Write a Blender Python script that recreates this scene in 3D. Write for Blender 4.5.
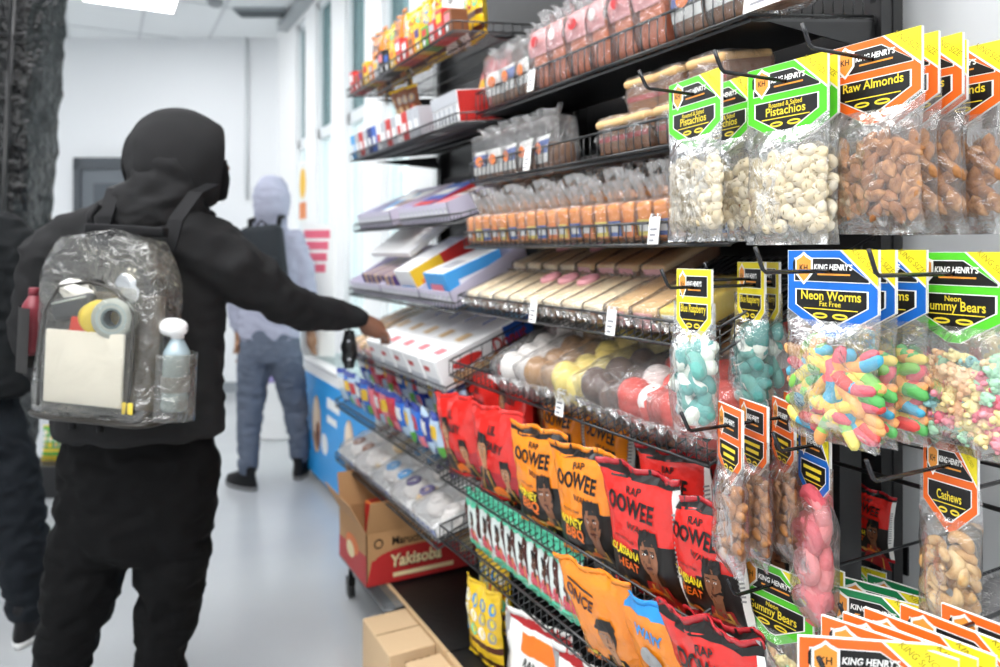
import bpy, bmesh, math, random
from mathutils import Vector, Matrix, noise
R = math.radians
SC = bpy.context.scene
COL = SC.collection
for o in list(bpy.data.objects):
    bpy.data.objects.remove(o)

# ------------------------------------------------------------------ camera, sky, exposure
EYE, FPX, YAW = 1.38, 750.0, R(28.07)          # eye height, focal length in pixels of a 1000 px wide frame, yaw to the right of the aisle
HOR = 252.0                                     # pixel row of the horizon
FW = Vector((math.sin(YAW), math.cos(YAW), 0))
RT = Vector((math.cos(YAW), -math.sin(YAW), 0))
cd = bpy.data.cameras.new('camera')
cam = bpy.data.objects.new('camera', cd)
COL.objects.link(cam)
cam.location = (0, 0, EYE)
cam.rotation_euler = (R(90), 0, -YAW)
cd.sensor_width = 36
cd.lens = 36 * FPX / 1000
cd.shift_y = -(333.5 - HOR) / 1000
cd.clip_start = 0.02
cd.dof.use_dof = True
cd.dof.focus_distance = 1.12
cd.dof.aperture_fstop = 3.2
SC.camera = cam

wd = bpy.data.worlds.new('world')
SC.world = wd
wd.use_nodes = True
bg = wd.node_tree.nodes['Background']
bg.inputs[0].default_value = (0.95, 0.98, 1.0, 1)
bg.inputs[1].default_value = 2.6

SC.view_settings.view_transform = 'Standard'
SC.view_settings.look = 'None'
SC.view_settings.gamma = 1
SC.view_settings.use_curve_mapping = False
SC.view_settings.exposure = 0.30
LAMP = 11.0                                     # strength of every ceiling diffuser
SC.cycles.transparent_max_bounces = 32
SC.cycles.max_bounces = 8

def at(px, py, d):
    "the point seen at a pixel of the photograph, d metres deep"
    return Vector((0, 0, EYE)) + FW * d + RT * ((px - 500) * d / FPX) + Vector((0, 0, (HOR - py) * d / FPX))

def dX(px, X):
    return 850.0 * X / (px - 100.0)

def yX(px, X):
    "world Y where the vertical plane x = X is seen at pixel column px"
    return (dX(px, X) - 0.4706 * X) / 0.8824

# ------------------------------------------------------------------ materials
MATS = {}
def lin(c):
    c = c / 255.0
    return c / 12.92 if c <= 0.04045 else ((c + 0.055) / 1.055) ** 2.4
def rgb(h):
    h = h.lstrip('#')
    return tuple(lin(int(h[i:i + 2], 16)) for i in (0, 2, 4)) + (1,)

def mt(key, hexc='808080', rough=0.5, metal=0.0, bump=None, var=None, spec=0.5, coat=0.0, emit=None, sub=0.0):
    if key in MATS:
        return MATS[key]
    m = bpy.data.materials.new(key)
    m.use_nodes = True
    nt = m.node_tree
    b = nt.nodes['Principled BSDF']
    b.inputs['Base Color'].default_value = rgb(hexc)
    b.inputs['Roughness'].default_value = rough
    b.inputs['Metallic'].default_value = metal
    b.inputs['Specular IOR Level'].default_value = spec
    b.inputs['Coat Weight'].default_value = coat
    if sub:
        b.inputs['Subsurface Weight'].default_value = sub
        b.inputs['Subsurface Radius'].default_value = (0.006, 0.004, 0.003)
    if emit:
        b.inputs['Emission Color'].default_value = rgb(hexc)
        b.inputs['Emission Strength'].default_value = emit
    if bump or var:
        tc = nt.nodes.new('ShaderNodeTexCoord')
    if bump:
        n = nt.nodes.new('ShaderNodeTexNoise')
        n.inputs['Scale'].default_value = bump[0]
        n.inputs['Detail'].default_value = 3
        bp = nt.nodes.new('ShaderNodeBump')
        bp.inputs['Strength'].default_value = bump[1]
        bp.inputs['Distance'].default_value = bump[2] if len(bump) > 2 else 0.01
        nt.links.new(tc.outputs['Object'], n.inputs['Vector'])
        nt.links.new(n.outputs['Fac'], bp.inputs['Height'])
        nt.links.new(bp.outputs['Normal'], b.inputs['Normal'])
    if var:
        n = nt.nodes.new('ShaderNodeTexNoise')
        n.inputs['Scale'].default_value = var[0]
        n.inputs['Detail'].default_value = 4
        mx = nt.nodes.new('ShaderNodeMix')
        mx.data_type = 'RGBA'
        mx.inputs[6].default_value = rgb(hexc)
        mx.inputs[7].default_value = rgb(var[1])
        rp = nt.nodes.new('ShaderNodeMapRange')
        rp.inputs[1].default_value = 0.4
        rp.inputs[2].default_value = 0.65
        nt.links.new(tc.outputs['Object'], n.inputs['Vector'])
        nt.links.new(n.outputs['Fac'], rp.inputs[0])
        nt.links.new(rp.outputs[0], mx.inputs[0])
        nt.links.new(mx.outputs[2], b.inputs['Base Color'])
    MATS[key] = m
    return m

def film(key, tint='ffffff', gloss=0.12, haze=0.05, scale=45.0, bump=0.35, rough=0.12, edge=0.75, dist=0.01):
    "thin clear plastic film: see-through, glossy, a little milky, crinkled"
    if key in MATS:
        return MATS[key]
    m = bpy.data.materials.new(key)
    m.use_nodes = True
    nt = m.node_tree
    nt.nodes.clear()
    N = nt.nodes.new
    out = N('ShaderNodeOutputMaterial')
    tr = N('ShaderNodeBsdfTransparent'); tr.inputs[0].default_value = rgb(tint)
    gl = N('ShaderNodeBsdfGlossy'); gl.inputs['Roughness'].default_value = rough
    df = N('ShaderNodeBsdfDiffuse'); df.inputs[0].default_value = (0.9, 0.9, 0.9, 1)
    tc = N('ShaderNodeTexCoord')
    nz = N('ShaderNodeTexNoise'); nz.inputs['Scale'].default_value = scale; nz.inputs['Detail'].default_value = 4
    nz.inputs['Distortion'].default_value = 1.2
    bp = N('ShaderNodeBump'); bp.inputs['Strength'].default_value = bump; bp.inputs['Distance'].default_value = dist
    lw = N('ShaderNodeLayerWeight'); lw.inputs['Blend'].default_value = 0.3
    mr = N('ShaderNodeMapRange'); mr.inputs[3].default_value = gloss; mr.inputs[4].default_value = edge
    m1 = N('ShaderNodeMixShader'); m2 = N('ShaderNodeMixShader')
    m1.inputs[0].default_value = haze
    L = nt.links.new
    L(tc.outputs['Object'], nz.inputs['Vector']); L(nz.outputs['Fac'], bp.inputs['Height'])
    L(bp.outputs['Normal'], gl.inputs['Normal']); L(bp.outputs['Normal'], lw.inputs['Normal'])
    L(lw.outputs['Fresnel'], mr.inputs[0]); L(mr.outputs[0], m2.inputs[0])
    L(tr.outputs[0], m1.inputs[1]); L(df.outputs[0], m1.inputs[2])
    L(m1.outputs[0], m2.inputs[1]); L(gl.outputs[0], m2.inputs[2])
    L(m2.outputs[0], out.inputs[0])
    MATS[key] = m
    return m

# ------------------------------------------------------------------ mesh builder
GLYPH = {}
def glyphs(s, shear=0.0, bold=0.0):
    k = (s, shear, bold)
    if k in GLYPH:
        return GLYPH[k]
    cu = bpy.data.curves.new('lettering', 'FONT')
    cu.body = s
    cu.align_x = 'CENTER'; cu.align_y = 'CENTER'
    cu.shear = shear; cu.offset = bold
    cu.resolution_u = 3
    ob = bpy.data.objects.new('lettering', cu)
    COL.objects.link(ob)
    dg = bpy.context.evaluated_depsgraph_get()
    me = bpy.data.meshes.new_from_object(ob.evaluated_get(dg))
    vs = [tuple(v.co[:2]) for v in me.vertices]
    fs = [tuple(p.vertices) for p in me.polygons]
    bpy.data.objects.remove(ob); bpy.data.curves.remove(cu); bpy.data.meshes.remove(me)
    GLYPH[k] = (vs, fs)
    return GLYPH[k]

class MB:
    def __init__(s):
        s.v, s.f, s.m, s.s = [], [], [], []
    def add(s, vs, fs, mi=0, sm=False, M=None):
        b = len(s.v)
        s.v += [(M @ Vector(p)) if M else Vector(p) for p in vs]
        for i, f in enumerate(fs):
            s.f.append(tuple(b + k for k in f))
            s.m.append(mi[i] if isinstance(mi, (list, tuple)) else mi)
            s.s.append(sm)
        return s
    def box(s, x0, x1, y0, y1, z0, z1, mi=0, M=None):
        vs = [(x, y, z) for z in (z0, z1) for y in (y0, y1) for x in (x0, x1)]
        return s.add(vs, [(0, 2, 3, 1), (4, 5, 7, 6), (0, 1, 5, 4), (2, 6, 7, 3), (0, 4, 6, 2), (1, 3, 7, 5)], mi, False, M)
    def rbox(s, c, size, r=0.005, seg=2, mi=0, M=None, sm=True):
        bm = bmesh.new()
        bmesh.ops.create_cube(bm, size=1)
        for v in bm.verts:
            v.co = Vector((v.co.x * size[0] + c[0], v.co.y * size[1] + c[1], v.co.z * size[2] + c[2]))
        bmesh.ops.bevel(bm, geom=bm.edges[:], offset=r, segments=seg, profile=0.5, affect='EDGES')
        bm.verts.index_update()
        s.add([v.co.copy() for v in bm.verts], [[v.index for v in f.verts] for f in bm.faces], mi, sm, M)
        bm.free()
        return s
    def tube(s, pts, r, n=6, mi=0, caps=True, closed=False, M=None):
        pts = [Vector(p) for p in pts]
        rr = r if isinstance(r, (list, tuple)) else [r] * len(pts)
        vs, fs = [], []
        up = None
        for i, p in enumerate(pts):
            a = pts[i - 1] if (i or closed) else p
            b = pts[(i + 1) % len(pts)] if (i < len(pts) - 1 or closed) else p
            t = (b - a)
            t = t.normalized() if t.length > 1e-9 else Vector((0, 0, 1))
            if up is None:
                up = Vector((0, 0, 1)) if abs(t.z) < 0.9 else Vector((1, 0, 0))
            x = up.cross(t)
            if x.length < 1e-4:
                x = Vector((0, 1, 0)).cross(t)
            x.normalize()
            y = t.cross(x); up = y
            for k in range(n):
                a_ = 2 * math.pi * k / n
                vs.append(p + x * math.cos(a_) * rr[i] + y * math.sin(a_) * rr[i])
        m = len(pts)
        for i in range(m if closed else m - 1):
            j = (i + 1) % m
            for k in range(n):
                q = (k + 1) % n
                fs.append((i * n + k, i * n + q, j * n + q, j * n + k))
        if caps and not closed:
            fs.append(tuple(reversed(range(n)))); fs.append(tuple((m - 1) * n + k for k in range(n)))
        return s.add(vs, fs, mi, True, M)
    def rings(s, rings, mi=0, caps=True, sm=True, M=None):
        n = len(rings[0]); vs = [p for r in rings for p in r]; fs = []
        for i in range(len(rings) - 1):
            for k in range(n):
                q = (k + 1) % n
                fs.append((i * n + k, i * n + q, (i + 1) * n + q, (i + 1) * n + k))
        if caps:
            fs.append(tuple(reversed(range(n)))); fs.append(tuple((len(rings) - 1) * n + k for k in range(n)))
        return s.add(vs, fs, mi, sm, M)
    def ell(s, secs, n=20, mi=0, M=None, p=2.0):
        "loft of level (super)ellipses (cx, cy, z, rx, ry)"
        rs = []
        for (cx, cy, z, rx, ry) in secs:
            ring = []
            for k in range(n):
                a = 2 * math.pi * k / n
                c, d = math.cos(a), math.sin(a)
                ring.append((cx + rx * math.copysign(abs(c) ** (2 / p), c), cy + ry * math.copysign(abs(d) ** (2 / p), d), z))
            rs.append(ring)
        return s.rings(rs, mi, True, True, M)
    def lathe(s, prof, n=16, mi=0, M=None):
        return s.rings([[(r * math.cos(2 * math.pi * k / n), r * math.sin(2 * math.pi * k / n), z) for k in range(n)] for r, z in prof], mi, True, True, M)
    def ball(s, c, r, n=10, mi=0, M=None):
        rx, ry, rz = r if isinstance(r, (list, tuple)) else (r, r, r)
        m = max(4, n // 2)
        prof = [(c[0], c[1], c[2] + rz * -math.cos(math.pi * i / m), max(1e-5, rx * math.sin(math.pi * i / m)), max(1e-5, ry * math.sin(math.pi * i / m))) for i in range(m + 1)]
        return s.ell(prof, n, mi, M)
    def poly(s, pts, f=None, mi=0):
        "one flat polygon; f maps (a, b) to a point"
        return s.add([f(*p) if f else p for p in pts], [tuple(range(len(pts)))], mi)
    def disc(s, cx, cy, rx, ry, f, mi=0, n=16, k=2, half=None):
        "filled ellipse in small cells so that it follows a curved surface"
        vs, fs = [f(cx, cy)], []
        for i in range(1, k + 1):
            for j in range(n):
                a = 2 * math.pi * j / n
                x, y = rx * math.cos(a) * i / k, ry * math.sin(a) * i / k
                if half is not None and y < half:
                    y = half
                vs.append(f(cx + x, cy + y))
        for j in range(n):
            q = (j + 1) % n
            fs.append((0, 1 + j, 1 + q))
            for i in range(k - 1):
                fs.append((1 + i * n + j, 1 + (i + 1) * n + j, 1 + (i + 1) * n + q, 1 + i * n + q))
        return s.add(vs, fs, mi, False)
    def patch(s, quad, f, mi=0, nu=4, nv=4):
        "bilinear patch of four (a, b) corners in small cells"
        (a, b, c, d) = [Vector(q) for q in quad]
        vs, fs = [], []
        for j in range(nv + 1):
            for i in range(nu + 1):
                u, v = i / nu, j / nv
                p = (a * (1 - u) + b * u) * (1 - v) + (d * (1 - u) + c * u) * v
                vs.append(f(p.x, p.y))
        for j in range(nv):
            for i in range(nu):
                k = j * (nu + 1) + i
                fs.append((k, k + 1, k + nu + 2, k + nu + 1))
        return s.add(vs, fs, mi)
    def text(s, t, size, f, cx, cy, mi=0, sx=1.0, rot=0.0, shear=0.0, bold=0.0):
        vs, fs = glyphs(t, shear, bold)
        c, d = math.cos(rot), math.sin(rot)
        return s.add([f(cx + size * (x * sx * c - y * d), cy + size * (x * sx * d + y * c)) for x, y in vs], fs, mi)
    def grid(s, fn, nu, nv, mi=0, sm=True, wrapu=False):
        vs = [fn(i / nu, j / nv) for j in range(nv + 1) for i in range(nu if wrapu else nu + 1)]
        w = nu if wrapu else nu + 1
        fs, ms = [], []
        for j in range(nv):
            for i in range(nu):
                q = (i + 1) % w if wrapu else i + 1
                fs.append((j * w + i, j * w + q, (j + 1) * w + q, (j + 1) * w + i))
                ms.append(mi((i + .5) / nu, (j + .5) / nv) if callable(mi) else mi)
        return s.add(vs, fs, ms, sm)
    def mesh(s, name, mats):
        me = bpy.data.meshes.new(name)
        me.from_pydata([tuple(p) for p in s.v], [], s.f)
        for m in (mats if isinstance(mats, (list, tuple)) else [mats]):
            me.materials.append(mt(m) if isinstance(m, str) else m)
        me.polygons.foreach_set('material_index', s.m)
        me.polygons.foreach_set('use_smooth', s.s)
        me.update()
        return me
    def build(s, name, mats, parent=None, M=None):
        return link(name, s.mesh(name, mats), parent, M)

def link(name, me, parent=None, M=None):
    o = bpy.data.objects.new(name, me)
    COL.objects.link(o)
    if parent:
        o.parent = parent
    if M is not None:
        o.matrix_basis = M
    return o

def tag(o, label=None, cat=None, group=None, kind=None):
    if label: o['label'] = label
    if cat: o['category'] = cat
    if group: o['group'] = group
    if kind: o['kind'] = kind
    return o

def thing(name, label, cat, M=None, group=None):
    o = link(name, None, None, M)
    o.empty_display_size = 0.05
    return tag(o, label, cat, group)

def struct(name, mb, mats, M=None):
    return tag(mb.build(name, mats, None, M), kind='structure')

KIDS = {}
def kids(o):
    return list(o.children)

def dup(root, M, label=None, group=None):
    "a copy of a thing together with copies of its parts and their sub-parts"
    r = root.copy(); COL.objects.link(r); r.matrix_basis = M
    if label: r['label'] = label
    if group: r['group'] = group
    for ch in kids(root):
        c = ch.copy(); COL.objects.link(c); c.parent = r
        for g in kids(ch):
            d = g.copy(); COL.objects.link(d); d.parent = c
    return r

def T(*p):
    return Matrix.Translation(Vector(p[0] if len(p) == 1 else p))
def RX(a): return Matrix.Rotation(a, 4, 'X')
def RY(a): return Matrix.Rotation(a, 4, 'Y')
def RZ(a): return Matrix.Rotation(a, 4, 'Z')
def SCL(a): return Matrix.Scale(a, 4)
CAMYAW = RZ(-YAW)                               # local x = camera right, y = camera forward
FACE = RZ(R(-90))                               # local x = towards the near end of the shelf, y = into the shelf: faces the aisle

def frompix(px, py, d, yaw=0.0):
    return T(at(px, py, d)) @ RZ(-YAW + yaw)

def merged(mb, name, mats, parent, voxel=0.012, smooth=6, fold=0.0, fscale=9.0, seed=0, M=None):
    "the overlapping closed shapes of mb grown together into one continuous skin"
    me = mb.mesh(name, mats)
    o = bpy.data.objects.new(name, me)
    COL.objects.link(o)
    r = o.modifiers.new('r', 'REMESH'); r.mode = 'VOXEL'; r.voxel_size = voxel; r.use_smooth_shade = True
    if smooth:
        k = o.modifiers.new('s', 'SMOOTH'); k.factor = 0.5; k.iterations = smooth
    dg = bpy.context.evaluated_depsgraph_get()
    m2 = bpy.data.meshes.new_from_object(o.evaluated_get(dg))
    bpy.data.objects.remove(o); bpy.data.meshes.remove(me)
    m2.name = name
    m2.materials.clear()
    for m in (mats if isinstance(mats, (list, tuple)) else [mats]):
        m2.materials.append(mt(m) if isinstance(m, str) else m)
    if fold:
        ns = [v.normal.copy() for v in m2.vertices]
        for v, nn in zip(m2.vertices, ns):
            p = v.co * fscale + Vector((seed * 7.3, seed * 3.1, seed))
            q = noise.noise(Vector((p.x, p.y, p.z * 2.0))) + 0.5 * noise.noise(Vector((p.x * 2.3, p.y * 2.3, p.z * 3.7)))
            v.co += nn * (abs(q) * -2 + 0.6) * fold
    m2.update()
    for p in m2.polygons:
        p.use_smooth = True
    return link(name, m2, parent, M)
# ------------------------------------------------------------------ shared materials
mt('wall_paint', 'e9ebed', 0.6)
mt('grey_wall_paint', 'c9cbcc', 0.55, var=(3, 'c2c4c5'))
mt('floor_epoxy', 'b5b8ba', 0.2, var=(1.2, 'adb0b3'), bump=(6, 0.04))
mt('ceiling_tile', 'eceff0', 0.8, bump=(120, 0.15))
mt('white_metal', 'eeeeee', 0.4)
mt('black_metal', '0c0c0e', 0.35, spec=0.5)
mt('black_wire', '101012', 0.28, spec=0.8)
mt('black_panel', '09090a', 0.42, bump=(14, 0.05))
mt('chrome', 'd5d8dc', 0.16, metal=1)
mt('tan_edge', 'c9ab84', 0.6)
mt('white_paper', 'f2f2ef', 0.6)
mt('white_gloss', 'f5f5f5', 0.25)
mt('black_print', '0e0d0d', 0.4)
mt('card_brown', 'b98d60', 0.75, bump=(60, 0.1))
mt('card_tan', 'd2b48e', 0.75, bump=(60, 0.1))
mt('grey_print', '8b8b90', 0.5)
mt('diffuser', 'ffffff', 0.5, emit=LAMP)
mt('diffuser_dim', 'fdfdff', 0.5, emit=LAMP * .68)
mt('tint_glass', 'ffffff')
def glass(key, tint):
    m = film(key, tint, gloss=0.06, haze=0.0, bump=0.0, rough=0.02, edge=0.5)
    return m
MATS.pop('tint_glass')
glass('clear_glass', 'f4fbfb'); glass('transom_glass', 'a9bdbf')

# ------------------------------------------------------------------ the room
XW, ZC = 1.52, 3.49
struct('floor', MB().box(-5.2, 1.9, -3.2, 9.6, -0.1, 0), 'floor_epoxy')
struct('ceiling', MB().box(-5.2, 1.9, -3.2, 9.6, ZC, ZC + 0.1), 'ceiling_tile')
g = MB()
for i in range(-8, 3):
    g.box(-0.27 + i * 0.61 - 0.012, -0.27 + i * 0.61 + 0.012, -3.1, 9.5, ZC - 0.006, ZC + 0.01)
for j in range(0, 11):
    g.box(-5.1, 1.6, -2.95 + j * 1.22 - 0.012, -2.95 + j * 1.22 + 0.012, ZC - 0.006, ZC + 0.01)
struct('trim_1', g, mt('grid_bar', 'd3d6d8', 0.5))
# the wall at the end of the aisle stands square to the camera
corner = 7.4
struct('wall_back', MB().box(-9, -2.17 + 0.5, 0, 0.12, 0, ZC).box(-2.17 + 0.5, -2.1 + 0.5, 0, 0.12, 0, ZC), 'wall_paint', T(FW * corner) @ CAMYAW)
struct('baseboard_back', MB().box(-8.5, -1.75, -0.02, 0, 0, 0.1), mt('grey_base', '8f959a', 0.5), T(FW * corner) @ CAMYAW)
struct('wall_left', MB().box(-5.2, -5.08, -3.2, 9.6, 0, ZC), 'wall_paint')
struct('wall_front', MB().box(-5.2, 1.9, -3.2, -3.08, 0, ZC), 'wall_paint')
panes = [(6.33, 6.67), (5.53, 5.99), (4.73, 5.19), (3.93, 4.39), (3.13, 3.59)]
struct('wall_right', MB().box(XW, XW + 0.14, -3.1, 3.0, 0, ZC), 'grey_wall_paint')
w = MB().box(XW, XW + 0.14, 3.0, 3.13, 0, ZC)
ys = sorted(panes)
for a, b in zip([p[1] for p in ys], [p[0] for p in ys[1:]] + [7.4]):
    w.box(XW, XW + 0.14, a, b, 0, ZC)
for a, b in ys:
    w.box(XW, XW + 0.14, a, b, ZC - 0.12, ZC)
    w.box(XW, XW + 0.14, a, b, 0, 0.12)
struct('wall_window', w, mt('glare_white_pier', 'f7f8f8', .5))  # white piers, paint lightened to stand in for window glare
for n, (a, b) in enumerate(panes, 1):
    fr = MB()
    for y0, y1, z0, z1 in ((a, a + .04, .12, ZC - .12), (b - .04, b, .12, ZC - .12), (a, b, .12, .17), (a, b, 2.28, 2.36), (a, b, ZC - .17, ZC - .12)):
        fr.box(XW + 0.03, XW + 0.09, y0, y1, z0, z1)
    wf = struct('window_%d' % n, fr, mt('window_white', 'e6eaec', 0.4))
    MB().box(XW + .055, XW + .061, a + .04, b - .04, 2.36, ZC - .17).build('transom_pane', 'transom_glass', wf)
    MB().box(XW + .055, XW + .061, a + .04, b - .04, .17, 2.28).build('pane', 'clear_glass', wf)
struct('trim_3', MB().tube([(-2.49, -.02, 1.9), (-2.49, -.02, ZC)], .018, 8), mt('conduit', 'cfd3d5', .5), T(FW * corner) @ CAMYAW)
struct('trim_2', MB().box(XW - 0.09, XW, 3.2, 7.0, ZC - 0.09, ZC - 0.02), mt('rail_grey', 'a8adb0', 0.4))
tag(MB().box(1.9, 7, 0.5, 12, -0.12, -0.02).build('pavement', mt('concrete', 'c9c7c2', 0.9)), kind='structure')

# door with a dark frame on the back wall
q = T(at(104, 252, 7.36)) @ CAMYAW @ T(0, 0, -EYE)
d = MB()
d.box(-.27, -.20, -.06, 0, 0, 2.30).box(.56, .63, -.06, 0, 0, 2.30).box(-.27, .63, -.06, 0, 2.19, 2.30)
dr = struct('door_1', d, mt('dark_frame', '4c5156', 0.5), q)
MB().box(-.20, .56, -.035, -.002, 0.01, 2.19).box(-.08, .44, -.045, -.035, 1.2, 2.05, 1).build('door_panel', [mt('door_grey', '6b7177', 0.5), mt('door_glass', '565c62', 0.2)], dr)
h = MB().tube([(.46, -.04, 1.0), (.46, -.09, 1.0), (.36, -.09, 1.0)], .012).build('door_handle', 'chrome', dr)

# ceiling lights
def lamp(x, y):
    t = thing('ceiling_light', '', 'ceiling light', T(x, y, ZC))
    f = MB()
    for a in ((-.36, -.34, -.66, .66), (.34, .36, -.66, .66), (-.36, .36, -.66, -.64), (-.36, .36, .64, .66)):
        f.box(a[0], a[1], a[2], a[3], -.035, 0)
    f.build('light_frame', 'white_metal', t)
    MB().box(-.34, .34, -.64, .64, -.03, -.022).build('diffuser', 'diffuser' if y < 3 else 'diffuser_dim', t)
    return t
t = lamp(.22, 6.45); t['label'] = 'bright white ceiling light panel above the far end of the aisle'
for x, y in ((-2.3, 6.68), (.25, 4.3), (-2.3, 4.3), (.05, 1.9), (-1.1, 1.9), (-2.3, 1.9), (.05, -.1), (-1.1, -.1), (-2.3, -.1), (-.5, -1.6), (-2.3, -1.6)):  # unseen panels; the nearer ones are added to brighten the shelf fronts
    t = lamp(x, y); tag(t, 'white ceiling light panel out of view, added to light the shop', None, 'added ceiling lights over the shop')

# small round smoke detector on the ceiling
m = MB().lathe([(.001, -.05), (.04, -.05), (.06, -.03), (.065, 0)], 18)
tag(m.build('smoke_detector', mt('detector', '9a9da0', 0.5), None, T(at(215, 3, 6.3).x, at(215, 3, 6.3).y, ZC)), 'small grey round detector on the ceiling beside the light panel', 'smoke detector')
m = MB().box(-.22, .22, -.09, .09, -.03, 0)
for k in range(5):
    m.box(-.2, .2, -.07 + k * .033, -.055 + k * .033, -.04, -.03, 1)
tag(m.build('air_vent', [mt('vent_grey', '9aa0a3', .5), mt('vent_dark', '5c6266', .5)], None, T(at(262, 15, 6.55).x, at(262, 15, 6.55).y, ZC) @ CAMYAW), 'grey slotted air vent on the ceiling near the right wall', 'air vent')

# ------------------------------------------------------------------ gondola shelving along the right-hand side
XP = 1.41                                        # face of the black back panel
YN, YM, YF = 0.96, 2.07, 3.20                    # near end, joint and far end of the two bays
def gondola(y0, y1, label, label2):
    t = thing('gondola_frame', label, 'shelving', T(XP, (y0 + y1) / 2, 0), None)
    hw = (y1 - y0) / 2
    MB().box(0, .03, -hw, hw, .0, 2.5).build('back_panel', 'black_panel', t)
    dk = thing('base_deck', label2, 'shelf deck', T(XP, (y0 + y1) / 2, 0), 'low base decks')
    MB().box(-.48, -.04, -hw + .002, hw - .002, .135, .17).build('deck_board', mt('black_deck', '141415', .5, bump=(40, .1)), dk)
    MB().box(-.44, -.42, -hw + .03, hw - .03, 0, .135).build('kick_plate', 'black_metal', dk)
    MB().box(-.492, -.48, -hw + .002, hw - .002, .13, .175).build('deck_edge', 'tan_edge', dk)
    for s in (-1, 1):
        u = MB().box(-.035, 0, s * (hw - .02) - .018, s * (hw - .02) + .018, .17, 2.5)
        for k in range(46):
            u.box(-.0355, -.034, s * (hw - .02) - .006, s * (hw - .02) + .006, .25 + k * .048, .27 + k * .048, 1)
        u.build('upright', ['black_metal', mt('slot_dark', '000000', .9)], t)
    # dark rails across the panel
    r = MB()
    for z in (1.705, 1.99):
        r.tube([(-.012, -hw + .04, z), (-.012, hw - .04, z)], .012, 8)
    r.build('cross_rail', 'black_metal', t)
    return t
gondola(YN, YM, 'black shelving bay with slotted uprights, the near one, holding chips and pastries', 'low black base deck of the near bay, with a tan front edge')
gondola(YM + .003, YF, 'black shelving bay, the far one, holding display boxes', 'low black base deck of the far bay, under the noodle carton')

def shelf_mat(S, Y, v, w=0.0, yaw=0.0, tilt=1.0):
    t = S['tilt']
    p = Vector((S['X'] + v * math.cos(t) - w * math.sin(t), Y, S['Z'] + .006 + v * math.sin(t) + w * math.cos(t)))
    return T(p) @ FACE @ RX(t * tilt) @ RZ(yaw)

def wire_shelf(S, y0, y1, label, lip=0.05, solid=False):
    "a black wire tray tilted down to the aisle, with a low wire fence in front"
    t = thing('wire_shelf', label, 'wire shelf', T(S['X'], (y0 + y1) / 2, S['Z']), 'wire basket shelves')
    hw = (y1 - y0) / 2 - .006
    L = (XP - .042 - S['X']) / math.cos(S['tilt'])
    M = FACE @ RX(S['tilt'])
    dk, fr, sd = MB(), MB(), MB()
    n = int(2 * hw / .026)
    for k in range(n + 1):
        x = -hw + 2 * hw * k / n
        dk.tube([(x, .0, 0), (x, L, 0)], .0017, 5, M=M)
    for k in range(5):
        dk.tube([(-hw, L * k / 4, -.003), (hw, L * k / 4, -.003)], .0026, 6, M=M)
    if solid:
        dk.box(-hw, hw, .01, L, -.012, -.006, 0, M)
    dk.build('wire_deck', 'black_wire', t)
    U = M.inverted()
    up = (U.to_3x3() @ Vector((0, 0, 1)))
    for k in range(n + 1):
        x = -hw + 2 * hw * k / n
        fr.tube([Vector((x, 0, 0)), Vector((x, -.004, 0)) + up * lip * .3, Vector((x, -.004, 0)) + up * lip], .0015, 5, M=M)
    fr.tube([Vector((-hw, -.004, 0)) + up * lip, Vector((hw, -.004, 0)) + up * lip], .0031, 7, M=M)
    fr.tube([Vector((-hw, -.002, 0)), Vector((hw, -.002, 0))], .0028, 7, M=M)
    fr.build('front_fence', 'black_wire', t)
    for s in (-1, 1):
        sd = MB()
        a, b = Vector((s * hw, -.004, 0)), Vector((s * hw, L, 0))
        sd.tube([a + up * lip, b + up * lip * .9], .0028, 6, M=M)
        sd.tube([a, b], .0028, 6, M=M)
        for k in range(1, 12):
            p = a.lerp(b, k / 12)
            sd.tube([p, p + up * lip * .95], .0015, 5, M=M)
        sd.build('side_fence', 'black_wire', t)
    for s in (-1, 1):
        bk = MB().rings([[(s * hw - .002, L - .30, -.012), (s * hw - .002, L, -.012), (s * hw - .002, L, -.07), (s * hw - .002, L - .1, -.05)],
                         [(s * hw + .002, L - .30, -.012), (s * hw + .002, L, -.012), (s * hw + .002, L, -.07), (s * hw + .002, L - .1, -.05)]], sm=False, M=M)
        bk.build('bracket', 'black_metal', t)
    S['lip'] = lip
    S['hw'] = hw
    return t

TILT = R(22)
SH = {
    'A': dict(X=1.02, Z=1.804, tilt=R(8)), 'B': dict(X=1.00, Z=1.593, tilt=R(6)), 'C': dict(X=.98, Z=1.395, tilt=R(16)),
    'D': dict(X=.96, Z=1.205, tilt=TILT), 'E': dict(X=.93, Z=1.010, tilt=TILT), 'F': dict(X=.90, Z=.705, tilt=R(18)),
    'G': dict(X=.90, Z=.520, tilt=R(14)),
    '1': dict(X=.95, Z=2.055, tilt=R(6)), '2': dict(X=.965, Z=1.775, tilt=R(8)), '3': dict(X=.98, Z=1.470, tilt=R(16)),
    '4': dict(X=.96, Z=1.195, tilt=TILT), '5': dict(X=.93, Z=.940, tilt=TILT), '6': dict(X=.90, Z=.715, tilt=R(20)),
    '7': dict(X=.90, Z=.484, tilt=R(20)),
}
for k, n in zip('ABCDEFG', ('wire shelf on the near bay holding pink muffin packs, the topmost in full view', 'wire shelf on the near bay, half empty, with a few pie slices',
                            'wire shelf on the near bay filled with small orange wrapped cakes', 'wire shelf on the near bay holding cake slabs with pink donuts on top',
                            'wire shelf on the near bay holding lumpy white, yellow and red wrapped buns', 'wire shelf on the near bay holding the red and orange chip bags',
                            'lowest wire shelf on the near bay, with teal and white packets')):
    wire_shelf(SH[k], YN + .01, YM - .002, n, lip=(.062 if k == 'A' else .056 if k == 'B' else .045), solid=k in 'AB')
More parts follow.
